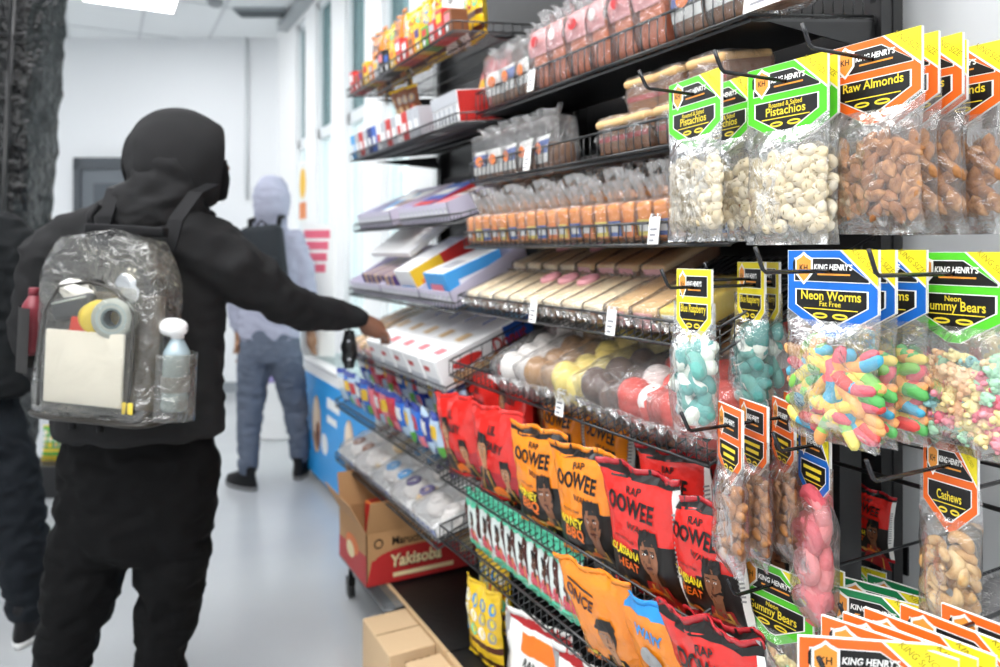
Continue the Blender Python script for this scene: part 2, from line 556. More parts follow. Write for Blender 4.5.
for k, n in zip('1234567', ('top wire shelf of the far bay, holding yellow bags', 'wire shelf of the far bay under the yellow bags, with candy cartons', 'wire shelf of the far bay with a lilac tray and a blue and red box',
                            'wire shelf of the far bay with purple striped boxes', 'wire shelf of the far bay with white donut boxes', 'wire shelf of the far bay with blue candy bags',
                            'lowest wire shelf of the far bay with white and blue trays')):
    wire_shelf(SH[k], YM + .008, YF - .005, n, lip=.03)
# ------------------------------------------------------------------ hanging bags of nuts and sweets
film('bag_film', 'fbfbfb', gloss=0.05, haze=0.07, scale=28, bump=0.5, rough=0.1, edge=0.6)
for k, h in (('print_green', '55c92b'), ('print_orange', 'ee6a1d'), ('print_blue', '1467c4'), ('print_yellow', 'f2e02a'), ('print_pine', '14804b'),
             ('crest_orange', 'ec9a3c'), ('letter_yellow', 'f0d83a')):
    mt(k, h, 0.3)
HW = {'wide': (.15, .125), 'narrow': (.08, .125)}
HDR = {}
def header_mesh(color, lines, size='wide', corner=True):
    "printed card folded over the top of a bag; origin at its hole"
    key = (color, tuple(lines), size)
    if key in HDR:
        return HDR[key]
    W, Hh = HW[size]
    top = .03
    f = lambda k: (lambda a, b: Vector((a * W, -.0012 - .00028 * k, top + b * Hh)))
    m = MB()
    out = [(-.5, 0), (.5, 0), (.5, -.70), (.06, -1.0), (-.06, -1.0), (-.5, -.70)]
    sc = lambda P, e, g: [(x * e, (y + .45) * g - .45) for x, y in P]
    base = [Vector((a * W, 0, top + b * Hh)) for a, b in out]
    n = len(base)
    vs = [p + Vector((0, -.001, 0)) for p in base] + [p + Vector((0, .0035, 0)) for p in base]
    m.add(vs, [tuple(range(n))] + [tuple(reversed(range(n, 2 * n)))] + [(i, i + n, (i + 1) % n + n, (i + 1) % n) for i in range(n)], 0)
    m.poly(sc(out, .985, .988), f(1), 1)
    w1 = [(-.42, -.09), (.10, -.09), (.42, -.345), (.42, -.37), (-.42, -.37)] if corner else [(-.40, -.09), (.40, -.09), (.40, -.37), (-.40, -.37)]
    m.poly(w1, f(2), 0)
    m.poly([(x * .972, (y + .23) * .93 - .23) for x, y in w1], f(3), 2)
    if corner:
        m.poly([(.13, 0), (.5, 0), (.5, -.40)], f(4), 3)
        m.poly([(.105, 0), (.13, 0), (.5, -.40), (.5, -.43)], f(4), 0)
        m.text('KING SIZE', .085 * (1 if size == 'wide' else .8), lambda a, b: f(5)(a, b), .36, -.125, 6, sx=.9 if size == 'wide' else .7, rot=-.80)
    # crest
    cx, cy = -.30, -.21
    sh = lambda e: [(cx - .085 * e, cy + .09 * e), (cx - .03 * e, cy + .125 * e), (cx, cy + .155 * e), (cx + .03 * e, cy + .125 * e), (cx + .085 * e, cy + .09 * e), (cx + .085 * e, cy - .05 * e), (cx, cy - .16 * e), (cx - .085 * e, cy - .05 * e)]
    m.poly(sh(1.25), f(4), 0); m.poly(sh(1.0), f(5), 4)
    m.text('KH', .1, f(6), cx, cy, 2, sx=.75, bold=.02)
    m.poly([(cx - .13, cy + .07), (cx - .10, cy + .12), (cx - .10, cy - .07), (cx - .13, cy - .03)], f(4), 2)
    m.text("KING HENRY'S", .092, f(5), .028, -.20, 0, sx=.70, shear=.15, bold=.03)
    m.patch([(-.14, -.29), (.22, -.29), (.22, -.27), (-.14, -.27)], f(5), 4, 1, 1)
    lo = [(-.405, -.455), (.405, -.455), (.405, -.645), (.04, -.885), (-.04, -.885), (-.405, -.645)]
    m.poly(lo, f(2), 0)
    m.poly([(x * .955, (y + .62) * .93 - .62) for x, y in lo], f(3), 2)
    y = -.525
    if len(lines) == 3:
        for t, s, yy in zip(lines, (.085, .15, 0), (-.515, -.60, 0)):
            if t: m.text(t, s, f(5), 0, yy, 5, sx=.85 if len(t) < 11 else .72, bold=.012)
        uy = -.685
    elif len(lines) == 2:
        m.text(lines[0], .15, f(5), 0, -.53, 5, sx=.85 if len(lines[0]) < 10 else .78, bold=.015)
        if lines[1]: m.text(lines[1], .085, f(5), 0, -.62, 5, sx=.85, bold=.01)
        uy = -.68
    else:
        for r_, (a, b) in enumerate(((-.3, .28), (-.22, .24))):
            m.patch([(a, -.54 - .09 * r_ - .02), (b, -.54 - .09 * r_ - .02), (b, -.54 - .09 * r_ + .025), (a, -.54 - .09 * r_ + .025)], f(5), 5, 1, 1)
        uy = -.70
    m.patch([(-.30, uy - .006), (.30, uy - .006), (.30, uy + .006), (-.30, uy + .006)], f(5), 5, 1, 1)
    for sx_ in (-.11, .11):
        m.disc(sx_, uy - .075, .085, .035, f(5), 5, 12, 1)
        m.disc(sx_, uy - .075, .06, .012, f(6), 2, 12, 1)
    m.disc(0, -.24, .018, .016 * W / Hh, f(7), 2, 10, 1)
    me = m.mesh('header_card', ['white_paper', color, 'black_print', 'print_yellow', 'crest_orange', 'letter_yellow', mt('corner_ink', '9c8d1c', .5)])
    HDR[key] = me
    return me

def pouch_mesh(w, zt, zb, thick, seed, c0=.28, c1=.88):
    rnd = random.Random(seed)
    sv = Vector((seed * 3.7, seed * 1.3, 0))
    hh = zt - zb
    m = MB()
    def fn(side):
        def g(u, v):
            a = 2 * u - 1
            body = max(0., min(1., (v - .21) / .16)) * max(0., min(1., (.97 - v) / .14))
            t = thick * .5 * max(0., 1 - abs(a) ** 2.4) ** .65 * (body ** .55)
            x = a * w * .5 * (1 - .05 * body + .02 * math.sin(v * 7 + seed))
            nz = noise.noise(Vector((a * 2.6, v * 5, side)) + sv)
            n2 = noise.noise(Vector((a * 7, v * 9, side * 2)) + sv)
            y = side * (t + .0007) + (.006 * nz + .003 * n2) * (.12 + body * .7) * (1 if side < 0 else .5)
            if v > .93:
                y += .012 * nz * (v - .93) / .07
            return Vector((x, y, zt - v * hh))
        return g
    m.grid(fn(-1), 16, 24); m.grid(fn(1), 16, 24)
    return m.mesh('clear_pouch', 'bag_film')

# ---- pieces
PIECE = {}
def piece(kind):
    if kind in PIECE:
        return PIECE[kind]
    out = []
    if kind == 'almond':
        for c in ('ac7440', 'ba8450', '9c6434'):
            m = MB()
            m.ell([(0, 0, -.0145 + .029 * t, max(.0001, .0088 * (math.sin(math.pi * t) ** .7) * (1.15 - .45 * t)), max(.0001, .0058 * math.sin(math.pi * t) ** .7)) for t in [i / 9 for i in range(10)]], 12)
            out.append(m.mesh('almond', mt('almond_' + c, c, .62, bump=(160, .5, .004), var=(90, '845228'))))
    elif kind == 'pistachio':
        for c in ('dccdae', 'd3c19c', 'e4d8bf'):
            m = MB()
            for s in (-1, 1):
                m.ell([(s * .0006 - s * .0004, 0, -.012 + .024 * t, max(.0001, .0088 * math.sin(math.pi * t) ** .6), max(.0001, .0075 * math.sin(math.pi * t) ** .6)) for t in [i / 8 for i in range(9)]], 12, 0, RZ(s * .05) @ T(s * .0012, 0, 0))
            m.ell([(0, -.0005, -.008 + .017 * t, max(.0001, .0022 * math.sin(math.pi * t)), max(.0001, .0082 * math.sin(math.pi * t))) for t in [i / 6 for i in range(7)]], 8, 1)
            out.append(m.mesh('pistachio', [mt('shell_' + c, c, .5, bump=(120, .25, .004)), mt('nut_green', '8d7a45', .6)]))
    elif kind == 'worm':
        col = [('e2504c', 'efb24e', 'efcf5c'), ('46a9cc', 'efa862', 'ecae6c'), ('80c152', 'e9d65e', '80c152'), ('ead066', 'e6a256', 'de5e6c'), ('5cb35e', 'ecd970', '5cb0cc'), ('de6270', '4ea8c8', 'ecd566'), ('ecdc7c', '90ca62', 'eca464')]
        for q, cs in enumerate(col):
            m = MB(); n = 14
            bend = (.5, -.9, 1.3, -.4, 1.8, -1.4, .9)[q]
            pts, rr, x, z, a = [], [], 0., 0., -bend / 2
            for i in range(n + 1):
                pts.append(Vector((x, .0012 * math.sin(i), z))); e = min(i, n - i)
                rr.append((.0035, .0064, .0074, .0077)[min(e, 3)] * (1 + .05 * (i % 2)))
                x += math.cos(a) * .0047; z += math.sin(a) * .0047; a += bend / n
            c = sum(pts, Vector()) / len(pts)
            pts = [p - c for p in pts]
            b0 = len(m.f)
            m.tube(pts, rr, 8)
            for i in range(n):
                for k in range(8):
                    m.m[b0 + i * 8 + k] = 0 if i < 5 else 1 if i < 10 else 2
            m.m[-1] = 2
            out.append(m.mesh('gummy_worm', [mt('sugar_' + h, h, .6, bump=(300, .5, .003), sub=.15) for h in cs]))
    elif kind == 'bear':
        for c in ('dd8b98', 'd56c7c', 'e9b98c', 'ecdb9e', 'a9d3b4', '8fc4c6', 'e59aa4', 'f0cfa8'):
            m = MB()
            m.ball((0, 0, -.003), (.0085, .007, .010), 10); m.ball((0, -.001, .009), (.0068, .0062, .0062), 10)
            for s in (-1, 1):
                m.ball((s * .005, 0, .0145), .0026, 6); m.ball((s * .0066, -.004, .001), (.003, .0042, .003), 6); m.ball((s * .0052, -.005, -.0095), (.0036, .005, .0038), 6)
            m.ball((0, -.006, .008), (.003, .0025, .0022), 6)
            out.append(m.mesh('gummy_bear', mt('bear_' + c, c, .75, bump=(260, .7, .004), sub=.15)))
    elif kind == 'shark':
        for c, d_ in (('5aa39d', 'e8ece4'), ('6bb0a6', 'eef1ea'), ('e4eae0', '4f9894')):
            m = MB(); n = 10
            b0 = len(m.f)
            pts, rr = [], []
            for i in range(n + 1):
                a = -1.0 + 2.0 * i / n
                pts.append((.022 * math.sin(a), 0, .022 * math.cos(a) - .016)); rr.append((.005, .0095, .0115, .012)[min(i, n - i, 3)])
            m.tube(pts, rr, 12)
            for i in range(n):
                for k in range(12):
                    m.m[b0 + i * 12 + k] = 0 if 1 <= k <= 6 else 1
            out.append(m.mesh('gummy_shark', [mt('shark_' + h, h, .7, bump=(240, .6, .004), sub=.15) for h in (c, d_)]))
    elif kind == 'ring':
        for c in ('df6f76', 'e58a8c', 'd85a66'):
            m = MB(); b0 = len(m.f)
            m.tube([(.0190 * math.cos(a), 0, .0190 * math.sin(a)) for a in [2 * math.pi * i / 18 for i in range(18)]], .0098, 10, closed=True)
            for i in range(len(m.f)):
                m.m[i] = 0 if (i % 10) in (0, 1, 2, 3, 8, 9) else 1
            out.append(m.mesh('gummy_ring', [mt('ring_' + c, c, .7, bump=(240, .6, .004), sub=.15), mt('ring_pale', 'f0c4c0', .7, bump=(240, .6, .004), sub=.15)]))
    elif kind == 'cashew':
        for c in ('d8b57e', 'cfa469', 'e3c592'):
            m = MB(); n = 10
            pts = [(.0125 * math.cos(a), 0, .0125 * math.sin(a)) for a in [-.4 + 3.6 * i / n for i in range(n + 1)]]
            m.tube(pts, [(.002, .0055, .0072, .008, .0084)[min(i, n - i, 4)] * (1 - .02 * i) for i in range(n + 1)], 10)
            out.append(m.mesh('cashew', mt('cashew_' + c, c, .5, bump=(90, .3, .004), var=(60, 'b98a50'))))
    PIECE[kind] = out
    return out

def fill(root, kind, w, z0, z1, thick, sp, seed, layers=2):
    "heap the pieces into the lower part of a bag"
    rnd = random.Random(seed)
    ms = piece(kind)
    mg = {'worm': .034, 'shark': .027, 'cashew': .022, 'ring': .034, 'bear': .016}.get(kind, .014)
    nm = ms[0].name.split('.')[0]
    nx = max(1, int(w / sp)); nz = max(1, int((z1 - z0) / (sp * .9)))
    for L in range(layers):
        for j in range(nz + 1):
            for i in range(nx + (j + L) % 2):
                a = (i + .5 - ((j + L) % 2) * .5) / nx * 2 - 1
                b = j / nz
                if abs(a) > 1.0 or (b > .85 and rnd.random() < .45):
                    continue
                x = a * (w / 2 - sp * .45) + rnd.uniform(-.34, .34) * sp
                x = max(-w / 2 + mg, min(w / 2 - mg, x))
                z = z0 + (z1 - z0) * b + rnd.uniform(-.34, .34) * sp
                if kind == 'ring':
                    x *= .3; z += .012 * L
                if kind in ('almond', 'pistachio', 'bear', 'cashew'):
                    z += (i % 2) * .45 * sp
                lim = thick * .5 * max(.05, 1 - abs(a) ** 2.4) ** .65 * max(.3, min(1, 4 * (1.06 - b))) - {'shark': .015, 'ring': .014, 'worm': .0125, 'cashew': .012, 'bear': .012}.get(kind, .009)
                y = (-1 if L == 0 else .35) * max(0, lim) + rnd.uniform(0, .004)
                if kind == 'ring':
                    rot = RZ(rnd.uniform(-.25, .25)) @ RX(rnd.uniform(-.45, .45))
                elif kind == 'bear':
                    rot = RY(rnd.uniform(0, 6.28)) @ RX(rnd.uniform(-.9, .9)) @ RZ(rnd.uniform(-.9, .9))
                elif kind == 'worm':
                    rot = RY(rnd.gauss(0, .7) + (3.14 if rnd.random() < .5 else 0)) @ RX(rnd.uniform(-.25, .25))
                else:
                    rot = RY(rnd.uniform(0, 6.28)) @ RZ(rnd.uniform(-.5, .5)) @ RX(rnd.uniform(-.35, .35))
                link(nm, rnd.choice(ms), root, T(x, y, z) @ rot @ SCL(rnd.uniform(.95, 1.15) * {'worm': 1.12, 'bear': 1.25, 'almond': 1.1}.get(kind, 1)))

KINDS = {
    'pistachio': ('print_green', ['Roasted & Salted', 'Pistachios', ''], 'wide', .155, .285, 'pistachio', .0165, .036),
    'almond': ('print_orange', ['Raw Almonds', ''], 'wide', .155, .285, 'almond', .0185, .036),
    'worm': ('print_blue', ['Neon Worms', 'Fat Free'], 'wide', .155, .275, 'worm', .0235, .052),
    'bear': ('print_green', ['Neon', 'Gummy Bears', ''], 'wide', .155, .275, 'bear', .0175, .044),
    'shark': ('print_yellow', ['Blue Raspberry', ''], 'narrow', .098, .275, 'shark', .026, .066),
    'ring': ('print_blue', [], 'narrow', .096, .315, 'ring', .042, .062),
    'cashew': ('print_orange', ['', 'Cashews', ''], 'narrow', .092, .285, 'cashew', .019, .054),
    'small_almond': ('print_orange', [], 'narrow', .090, .26, 'almond', .0185, .045),
    'pine': ('print_pine', [], 'wide', .155, .27, 'almond', .03, .030),
}
PROTO = {}
def make_bag(kind, seed, layers=2, label='', cat='snack bag', group=None, M=None):
    col, lines, size, w, hgt, pc, sp, th = KINDS[kind]
    t = thing('snack_bag', label, cat, M, group)
    link('header_card', header_mesh(col, lines, size, size == 'wide' or kind in ('ring', 'cashew')), t)
    zb = .03 - hgt
    top = -.045
    link('clear_pouch', pouch_mesh(w, top + .02, zb, th, seed), t)
    full = {'shark': -.10, 'ring': -.105, 'cashew': -.118, 'small_almond': -.10}.get(kind, -.125)
    fill(t, pc, w * .97, zb + {'worm': .034, 'shark': .042, 'ring': .05, 'cashew': .038}.get(pc, .032), full, th, sp, seed, layers)
    return t

def bag_at(px, top, d, phi):
    "matrix of a bag whose card top is seen at (px, top), d deep, turned phi degrees from facing the lens"
    p = at(px, top, d) - Vector((0, 0, .03))
    return T(p) @ RZ(-YAW - R(phi)), p

WIRE = {}
def hook(p, reach, xend, label, tip=.03):
    "a straight display hook through the hole of a card at p, its tip bent upwards"
    t = thing('display_hook', label, 'hook', T(xend, p.y, p.z), 'wire display hooks')
    x0 = p.x - reach - xend
    m = MB().tube([(0, 0, 0), (x0, 0, 0), (x0 - .006, 0, .004), (x0 - .02, 0, tip)], .0030, 8)
    m.build('hook_wire', mt('hook_steel', '2c2c2f', .15, spec=.9, metal=.6), t)
    MB().box(-.006, 0, -.012, .012, -.03, .03).build('hook_plate', 'black_metal', t)
    return t

def stack(kind, px, top, d, phi, labels, seed, step=.04, reach=.14, xend=1.46, rest=None, dz=.0, twist=(0,), rear_layers=1, hooklabel=None, group=None, tip=.03):
    M, p = bag_at(px, top, d, phi)
    b0 = make_bag(kind, seed, 2, labels[0], M=M)
    for k in range(1, len(labels)):
        q = p + Vector((step * k, .004 * k * (1 if k % 2 else -1), dz * k))
        Mk = T(q) @ RZ(-YAW - R(phi + twist[k % len(twist)]))
        if k == 1:
            b1 = make_bag(kind, seed + 50, rear_layers, labels[1], M=Mk)
        else:
            dup(b1, Mk, labels[k])
    if hooklabel:
        hook(p + Vector((0, 0, .0)), reach, xend, hooklabel, tip)
    return b0

# upper row
stack('pistachio', 694, 77, 1.30, 69, ['leftmost green-tagged pistachio bag, at the end of the pie shelf', 'green-tagged pistachio bag tucked behind the leftmost pistachio bag'], 3, step=.075, reach=.10, hooklabel='black hook carrying the leftmost pistachio bags', xend=1.40, tip=.028)
stack('pistachio', 786, 62, 1.17, 60, ['pistachio bag with green tag, left of the almond bags', 'pistachio bag half hidden behind the front almond bag'], 5, step=.028, reach=.13, hooklabel='black hook carrying the middle pistachio bag', xend=1.5)
stack('almond', 873, 39, 1.10, 62, ['frontmost raw almond bag with the whole orange tag in view', 'raw almond bag second in the orange row, right behind the front one', 'raw almond bag third in the orange row', 'raw almond bag fourth in the orange row',
                                    'raw almond bag fifth in the orange row', 'raw almond bag last in the orange row, cut by the right edge'], 7, step=.042, reach=.13, hooklabel='shiny hook carrying the row of raw almond bags', xend=1.5, twist=(0, -2, 2), tip=.032)
# middle row
stack('worm', 831, 250, 1.07, 62, ['frontmost bag of rainbow worms with blue tag', 'second bag of rainbow worms, behind the front blue tag', 'third bag of rainbow worms, its blue tag mostly hidden'], 11, step=.046, reach=.13, hooklabel='shiny hook through the blue worm tags', xend=1.5, twist=(0, 3), tip=.034, rear_layers=2)
stack('bear', 954, 252, 1.03, 67, ['gummy bear bag with bright green tag, right of the worm bags', 'gummy bear bag behind the bright green tag at the right edge'], 13, step=.06, reach=.16, hooklabel='long shiny hook through the upper gummy bear tag', xend=1.5, tip=.034)
stack('shark', 694, 269, 1.25, 60, ['yellow-tagged bag of teal and white gummies hanging before the wire shelf'], 17, reach=.05, hooklabel='short hook of the teal gummy bag', xend=1.40)
stack('shark', 751, 262, 1.33, 74, ['yellow-tagged bag of teal gummies turned sideways, left of the worm bags', 'yellow-tagged bag of teal gummies squeezed beside the worm bag'], 19, step=.045, reach=.09, hooklabel='hook of the two sideways teal gummy bags', xend=1.40, twist=(0, 6))
# lower row
stack('small_almond', 730, 406, 1.18, 81, ['side-on almond bag with orange tag, leftmost of the bunch', 'side-on almond bag second in the bunch', 'side-on almond bag third in the bunch', 'side-on almond bag last in the bunch, beside the pink rings'], 23, step=.055, reach=.08, hooklabel='black hook of the side-on almond bags', xend=1.40, twist=(0, -4, 5), rear_layers=2)
stack('ring', 814, 426, 1.17, 79, ['bag of pink gummy rings under a narrow blue tag'], 29, reach=.07, hooklabel='hook of the pink ring bag', xend=1.46)
stack('cashew', 950, 443, 1.05, 66, ['narrow cashew bag with orange tag hanging alone against the grey wall'], 31, reach=.16, hooklabel='long black hook carrying the lone cashew bag', xend=1.5)
stack('bear', 773, 566, 1.22, 58, ['lower gummy bear bag with bright green tag, under the almond bunch', 'lower gummy bear bag behind the pink rings'], 37, step=.075, reach=.08, hooklabel='black hook of the lower gummy bear bags', xend=1.46)
for k, (px, top, d, ph, lab) in enumerate(((870, 594, 1.15, 35, 'dark green tagged bag, frontmost of its three'), (886, 588, 1.2, 40, 'dark green tagged bag, middle of its three'), (912, 588, 1.28, 50, 'dark green tagged bag, rearmost of its three, below the cashews'))):
    M, p = bag_at(px, top, d, ph)
    if k == 0:
        pb = make_bag('pine', 41, 1, lab, M=M); p0 = p
    else:
        dup(pb, M, lab)
hook(p0, .05, 1.5, 'hook of the dark green tagged bags')
M, p = bag_at(846, 562, 1.5, 45)
make_bag('bear', 43, 1, 'bright green tagged bag peeping out behind the pink rings', M=M)
hook(p, .03, 1.5, 'hook of the bright green tag behind the rings')
low = [(866, 640, .865, 8), (886, 636, .885, 44), (906, 634, .897, 48), (926, 630, .909, 52), (962, 627, .921, 55), (1004, 626, .935, 57)]
names = ['frontmost', 'second', 'third', 'fourth', 'fifth', 'last']
for k, (px, top, d, ph) in enumerate(low):
    M, p = bag_at(px, top, d, ph)
    lab = '%s orange-tagged bag of the row at the bottom right corner' % names[k]
    if k == 0:
        ob = make_bag('almond', 47, 1, lab, M=M); p0 = p
    else:
        dup(ob, M, lab)
hook(p0 + Vector((0, 0, .0)), .06, 1.5, 'hook of the orange-tagged row in the bottom right corner')

# wire rail with loops on the grey wall, behind the cashews
t = thing('wire_rail', 'black double wire rail with loops along the grey wall', 'rail', T(1.17, .55, 1.03))
m = MB()
m.tube([(0, .36, .035), (0, -.45, .035)], .004, 8).tube([(0, .36, -.03), (0, -.45, -.03)], .004, 8)
m.build('rail_wire', 'black_wire', t)
for y in (.165, -.035, -.25):
    MB().tube([(.34, y, .045), (.02, y, .045), (-.005, y, .045), (-.012, y, .03), (-.012, y, -.03), (0, y, -.035), (.34, y, -.035)], .0038, 8).build('rail_loop', 'black_wire', t)
t = thing('end_post', 'black square post at the near end of the shelving', 'post', T(1.22, .93, 0))
MB().box(-.03, .03, -.015, .015, 0, 1.12).build('post_tube', 'black_metal', t)
MB().box(-.045, .045, -.025, .025, 0, .02).build('post_foot', 'black_metal', t)

# grey fur bundle hung at the right edge
rnd = random.Random(5)
m = MB(); m.ball((0, 0, 0), (.075, .075, .07), 16)
for k in range(2600):
    a, z = rnd.uniform(0, 6.283), rnd.uniform(-1, 1)
    q = math.sqrt(1 - z * z); n_ = Vector((q * math.cos(a), q * math.sin(a), z))
    b = Vector((n_.x * .075, n_.y * .075, n_.z * .07)); s = n_.orthogonal().normalized() * .0011
    e = b + n_ * rnd.uniform(.008, .018) + Vector((rnd.uniform(-.008, .008), rnd.uniform(-.008, .008), rnd.uniform(-.012, .004)))
    m.add([b - s, b + s, e], [(0, 1, 2)], rnd.choice((0, 1)))
p = at(1026, 622, 1.2)
t = thing('fur_bundle', 'fluffy grey fur bundle at the right edge below the cashews', 'fur bundle', T(p))
m.build('fur', [mt('fur_grey', 'a0a0a1', .9), mt('fur_light', 'c4c4c4', .9)], t)
MB().tube([(0, 0, .06), (.0, 0, .1), (.0, 0, .13)], .003, 6).build('cord_loop', 'black_metal', t)
hook(p + Vector((0, 0, .125)), .03, 1.5, 'hook of the grey fur bundle')
# ------------------------------------------------------------------ chip bags
for k, h in (('foil_red', 'd92a24'), ('foil_orange', 'f08a1a'), ('foil_white', 'ecebe6'), ('foil_yellow', 'f0c627'), ('foil_blue', '2f8fd0'), ('foil_teal', 'dfe9e4'), ('foil_maroon', 'b3242c')):
    mt(k, h, .2, bump=(15, .45, .02), spec=.7)
for k, h in (('skin_brown', '8a5a3e'), ('skin_dark', '5e3b29'), ('skin_tan', 'b98560'), ('ink_hair', '15110f'), ('ink_red', 'a81f22'), ('ink_yellow', 'f5dc1e'), ('ink_orange', 'f0761c'),
             ('ink_brown', '4a1d12'), ('ink_gold', 'd9a648'), ('ink_blue', '2c8fd6'), ('ink_teal', '58c8a2'), ('ink_white', 'f3f2ee'), ('ink_grey', '9a9a9a'), ('ink_pink', 'd8556a'), ('silver_back', 'cfd2d4')):
    mt(k, h, .35)
CHIP = {}
def chip_bag(kind, seed):
    "pillow bag standing on its lower edge, face towards -y; returns its parts (name, mesh)"
    if (kind, seed) in CHIP:
        return CHIP[(kind, seed)]
    spec = dict(red=('foil_red', 'ink_hair'), orange=('foil_orange', 'ink_hair'), babyred=('foil_red', 'foil_maroon'), man=('foil_orange', 'ink_orange'), wavy=('foil_orange', 'ink_blue'),
                rap=('foil_white', 'foil_orange'), yellow=('foil_yellow', 'ink_brown'), teal=('foil_teal', 'ink_teal'))[kind]
    w, h, t = dict(teal=(.11, .19, .035), yellow=(.20, .27, .06), rap=(.21, .27, .07)).get(kind, (.225, .29, .07))
    sv = Vector((seed * 5.1, seed * 2.7, seed))
    mats = [spec[0], spec[1], 'ink_hair', 'skin_brown', 'ink_red', 'ink_yellow', 'ink_orange', 'ink_gold', 'ink_white', 'silver_back', 'skin_dark', 'ink_blue', 'ink_teal', 'ink_brown', 'ink_grey', 'skin_tan', 'ink_pink']
    def F(side):
        def g(u, v, off=0.0):
            a = max(-1, min(1, u)); vv = max(0., min(1., (v - .05) / .9))
            puff = max(0., 1 - abs(a) ** 2.6) ** .62 * max(0., math.sin(math.pi * vv ** .85)) ** .5
            x = u * w / 2 * (1 - .10 * math.sin(math.pi * v))
            e = 1 - .6 * puff
            y = side * (t / 2 * puff + .0012 + off)
            y += .010 * e * noise.noise(Vector((a * 3.2, v * 3.2, 0)) + sv) + .0045 * noise.noise(Vector((a * 8, v * 7, 4)) + sv)
            if v > .93: y += .006 * math.sin(a * 7 + seed)
            z = v * h + (.008 * noise.noise(Vector((a * 2, 1, 2)) + sv)) * v
            return Vector((x, y, z))
        return g
    fr = F(-1)
    m = MB()
    def zone(u, v):
        a = 2 * u - 1
        if kind in ('red', 'orange'):
            if v > .94: return 2
            if a > .84: return 8
            return 1 if v < (.42 + .10 * a) and v < .5 else 0
        if kind == 'babyred': return 1 if v < .35 else 0
        if kind == 'man': return 2 if v < .12 else 0
        if kind == 'wavy': return 11 if v < .15 or v > .9 else 0
        if kind == 'rap': return 6 if (v > .72 and a > -.3 and v < .9) else 4 if v > .92 else 0
        if kind == 'yellow': return 13 if v < .34 and int(v * 40) % 2 else 0
        if kind == 'teal': return 12 if v > .86 else 0
        return 0
    m.grid(lambda u, v: fr(2 * u - 1, v), 18, 26, zone)
    m.grid(lambda u, v: F(1)(1 - 2 * u, v), 12, 18, 9 if kind in ('red', 'orange', 'man', 'rap') else 0)
    L = lambda k: (lambda a, b: fr(a, b, .0012 + .0004 * k))
    sx = w / h / 2 * 2
    def face(cx, cy, s, skin, shirt, hair=2, cap=False, glasses=False):
        q = 2 * h / w                                  # a-units per b-unit
        m.patch([(cx - .23 * s * q, cy - .62 * s), (cx + .25 * s * q, cy - .62 * s), (cx + .12 * s * q, cy - .24 * s), (cx - .10 * s * q, cy - .24 * s)], L(0), shirt, 5, 5)
        m.patch([(cx - .04 * s * q, cy - .32 * s), (cx + .07 * s * q, cy - .32 * s), (cx + .06 * s * q, cy - .1 * s), (cx - .05 * s * q, cy - .1 * s)], L(1), skin, 2, 3)
        m.disc(cx, cy + .04 * s, .118 * s * q, .19 * s, L(2), hair, 18, 3)
        m.disc(cx - .012 * s, cy - .01 * s, .098 * s * q, .165 * s, L(3), skin, 18, 3)
        m.patch([(cx - .11 * s * q, cy + .09 * s), (cx + .11 * s * q, cy + .11 * s), (cx + .10 * s * q, cy + .23 * s), (cx - .08 * s * q, cy + .23 * s)], L(4), hair, 5, 3)
        for e in (-.042, .035):
            m.disc(cx + e * s * q, cy + .03 * s, .018 * s * q, .010 * s, L(4), 8, 8, 1)
            m.disc(cx + e * s * q, cy + .03 * s, .009 * s * q, .010 * s, L(5), 2, 8, 1)
            m.patch([(cx + (e - .025) * s * q, cy + .055 * s), (cx + (e + .025) * s * q, cy + .055 * s), (cx + (e + .025) * s * q, cy + .066 * s), (cx + (e - .025) * s * q, cy + .066 * s)], L(4), 2, 2, 1)
        m.poly([(cx - .018 * s * q, cy - .045 * s), (cx + .015 * s * q, cy - .045 * s), (cx, cy + .03 * s)], L(5), 10)
        m.disc(cx - .005 * s * q, cy - .09 * s, .036 * s * q, .014 * s, L(5), 13, 10, 1)
        if glasses:
            for e in (-.05, .042):
                m.disc(cx + e * s * q, cy + .03 * s, .043 * s * q, .035 * s, L(5), 14, 10, 1)
                m.disc(cx + e * s * q, cy + .03 * s, .036 * s * q, .028 * s, L(6), 15, 10, 1)
        if cap:
            m.disc(cx, cy + .12 * s, .13 * s * q, .12 * s, L(5), 2, 16, 2, half=0)
            m.patch([(cx - .15 * s * q, cy + .10 * s), (cx + .12 * s * q, cy + .11 * s), (cx + .12 * s * q, cy + .14 * s), (cx - .14 * s * q, cy + .14 * s)], L(6), 2, 3, 1)
        for e in (-.11, .13):
            m.patch([(cx + e * s * q, cy - .62 * s), (cx + (e + .022) * s * q, cy - .62 * s), (cx + (e * .55 + .02) * s * q, cy - .26 * s), (cx + e * .55 * s * q, cy - .26 * s)], L(2), 7, 1, 5)
    def tx(s, size, a, b, mi, rot=0., sh=0., bold=.02, wide=1., k=3):
        q = 2 * h / w
        vs, fs = glyphs(s, sh, bold)
        c, d = math.cos(rot), math.sin(rot)
        m.add([L(k)(a + size * q * (x * wide * c - y * d), b + size * (x * wide * d + y * c)) for x, y in vs], fs, mi)
    if kind in ('red', 'orange'):
        hot = kind == 'red'
        m.patch([(-.62, .90), (.92, .93), (.92, .965), (-.62, .95)], L(1), 2, 8, 1)
        tx('RAP', .075, 0, .845, 2, .05, .1)
        tx('OOWEE', .18, -.10, .725, 2, -.06, .1, .03, .72)
        tx('WAVY', .075, .10, .585, 13, -.06, .2)
        tx('POTATO CHIPS', .03, -.3, .475, 13, -.06)
        tx('LOUISIANA' if hot else 'HONEY', .10 if hot else .12, -.36, .375, 5, -.12, .1, .03, .64 if hot else .72, 5)
        tx('HEAT' if hot else 'BBQ', .11 if hot else .15, -.30, .265, 6 if not hot else 4, -.12, .1, .03, .8, 5)
        if hot: tx('HEAT', .11, -.30, .265, 6, -.12, .1, .01, .78, 6)
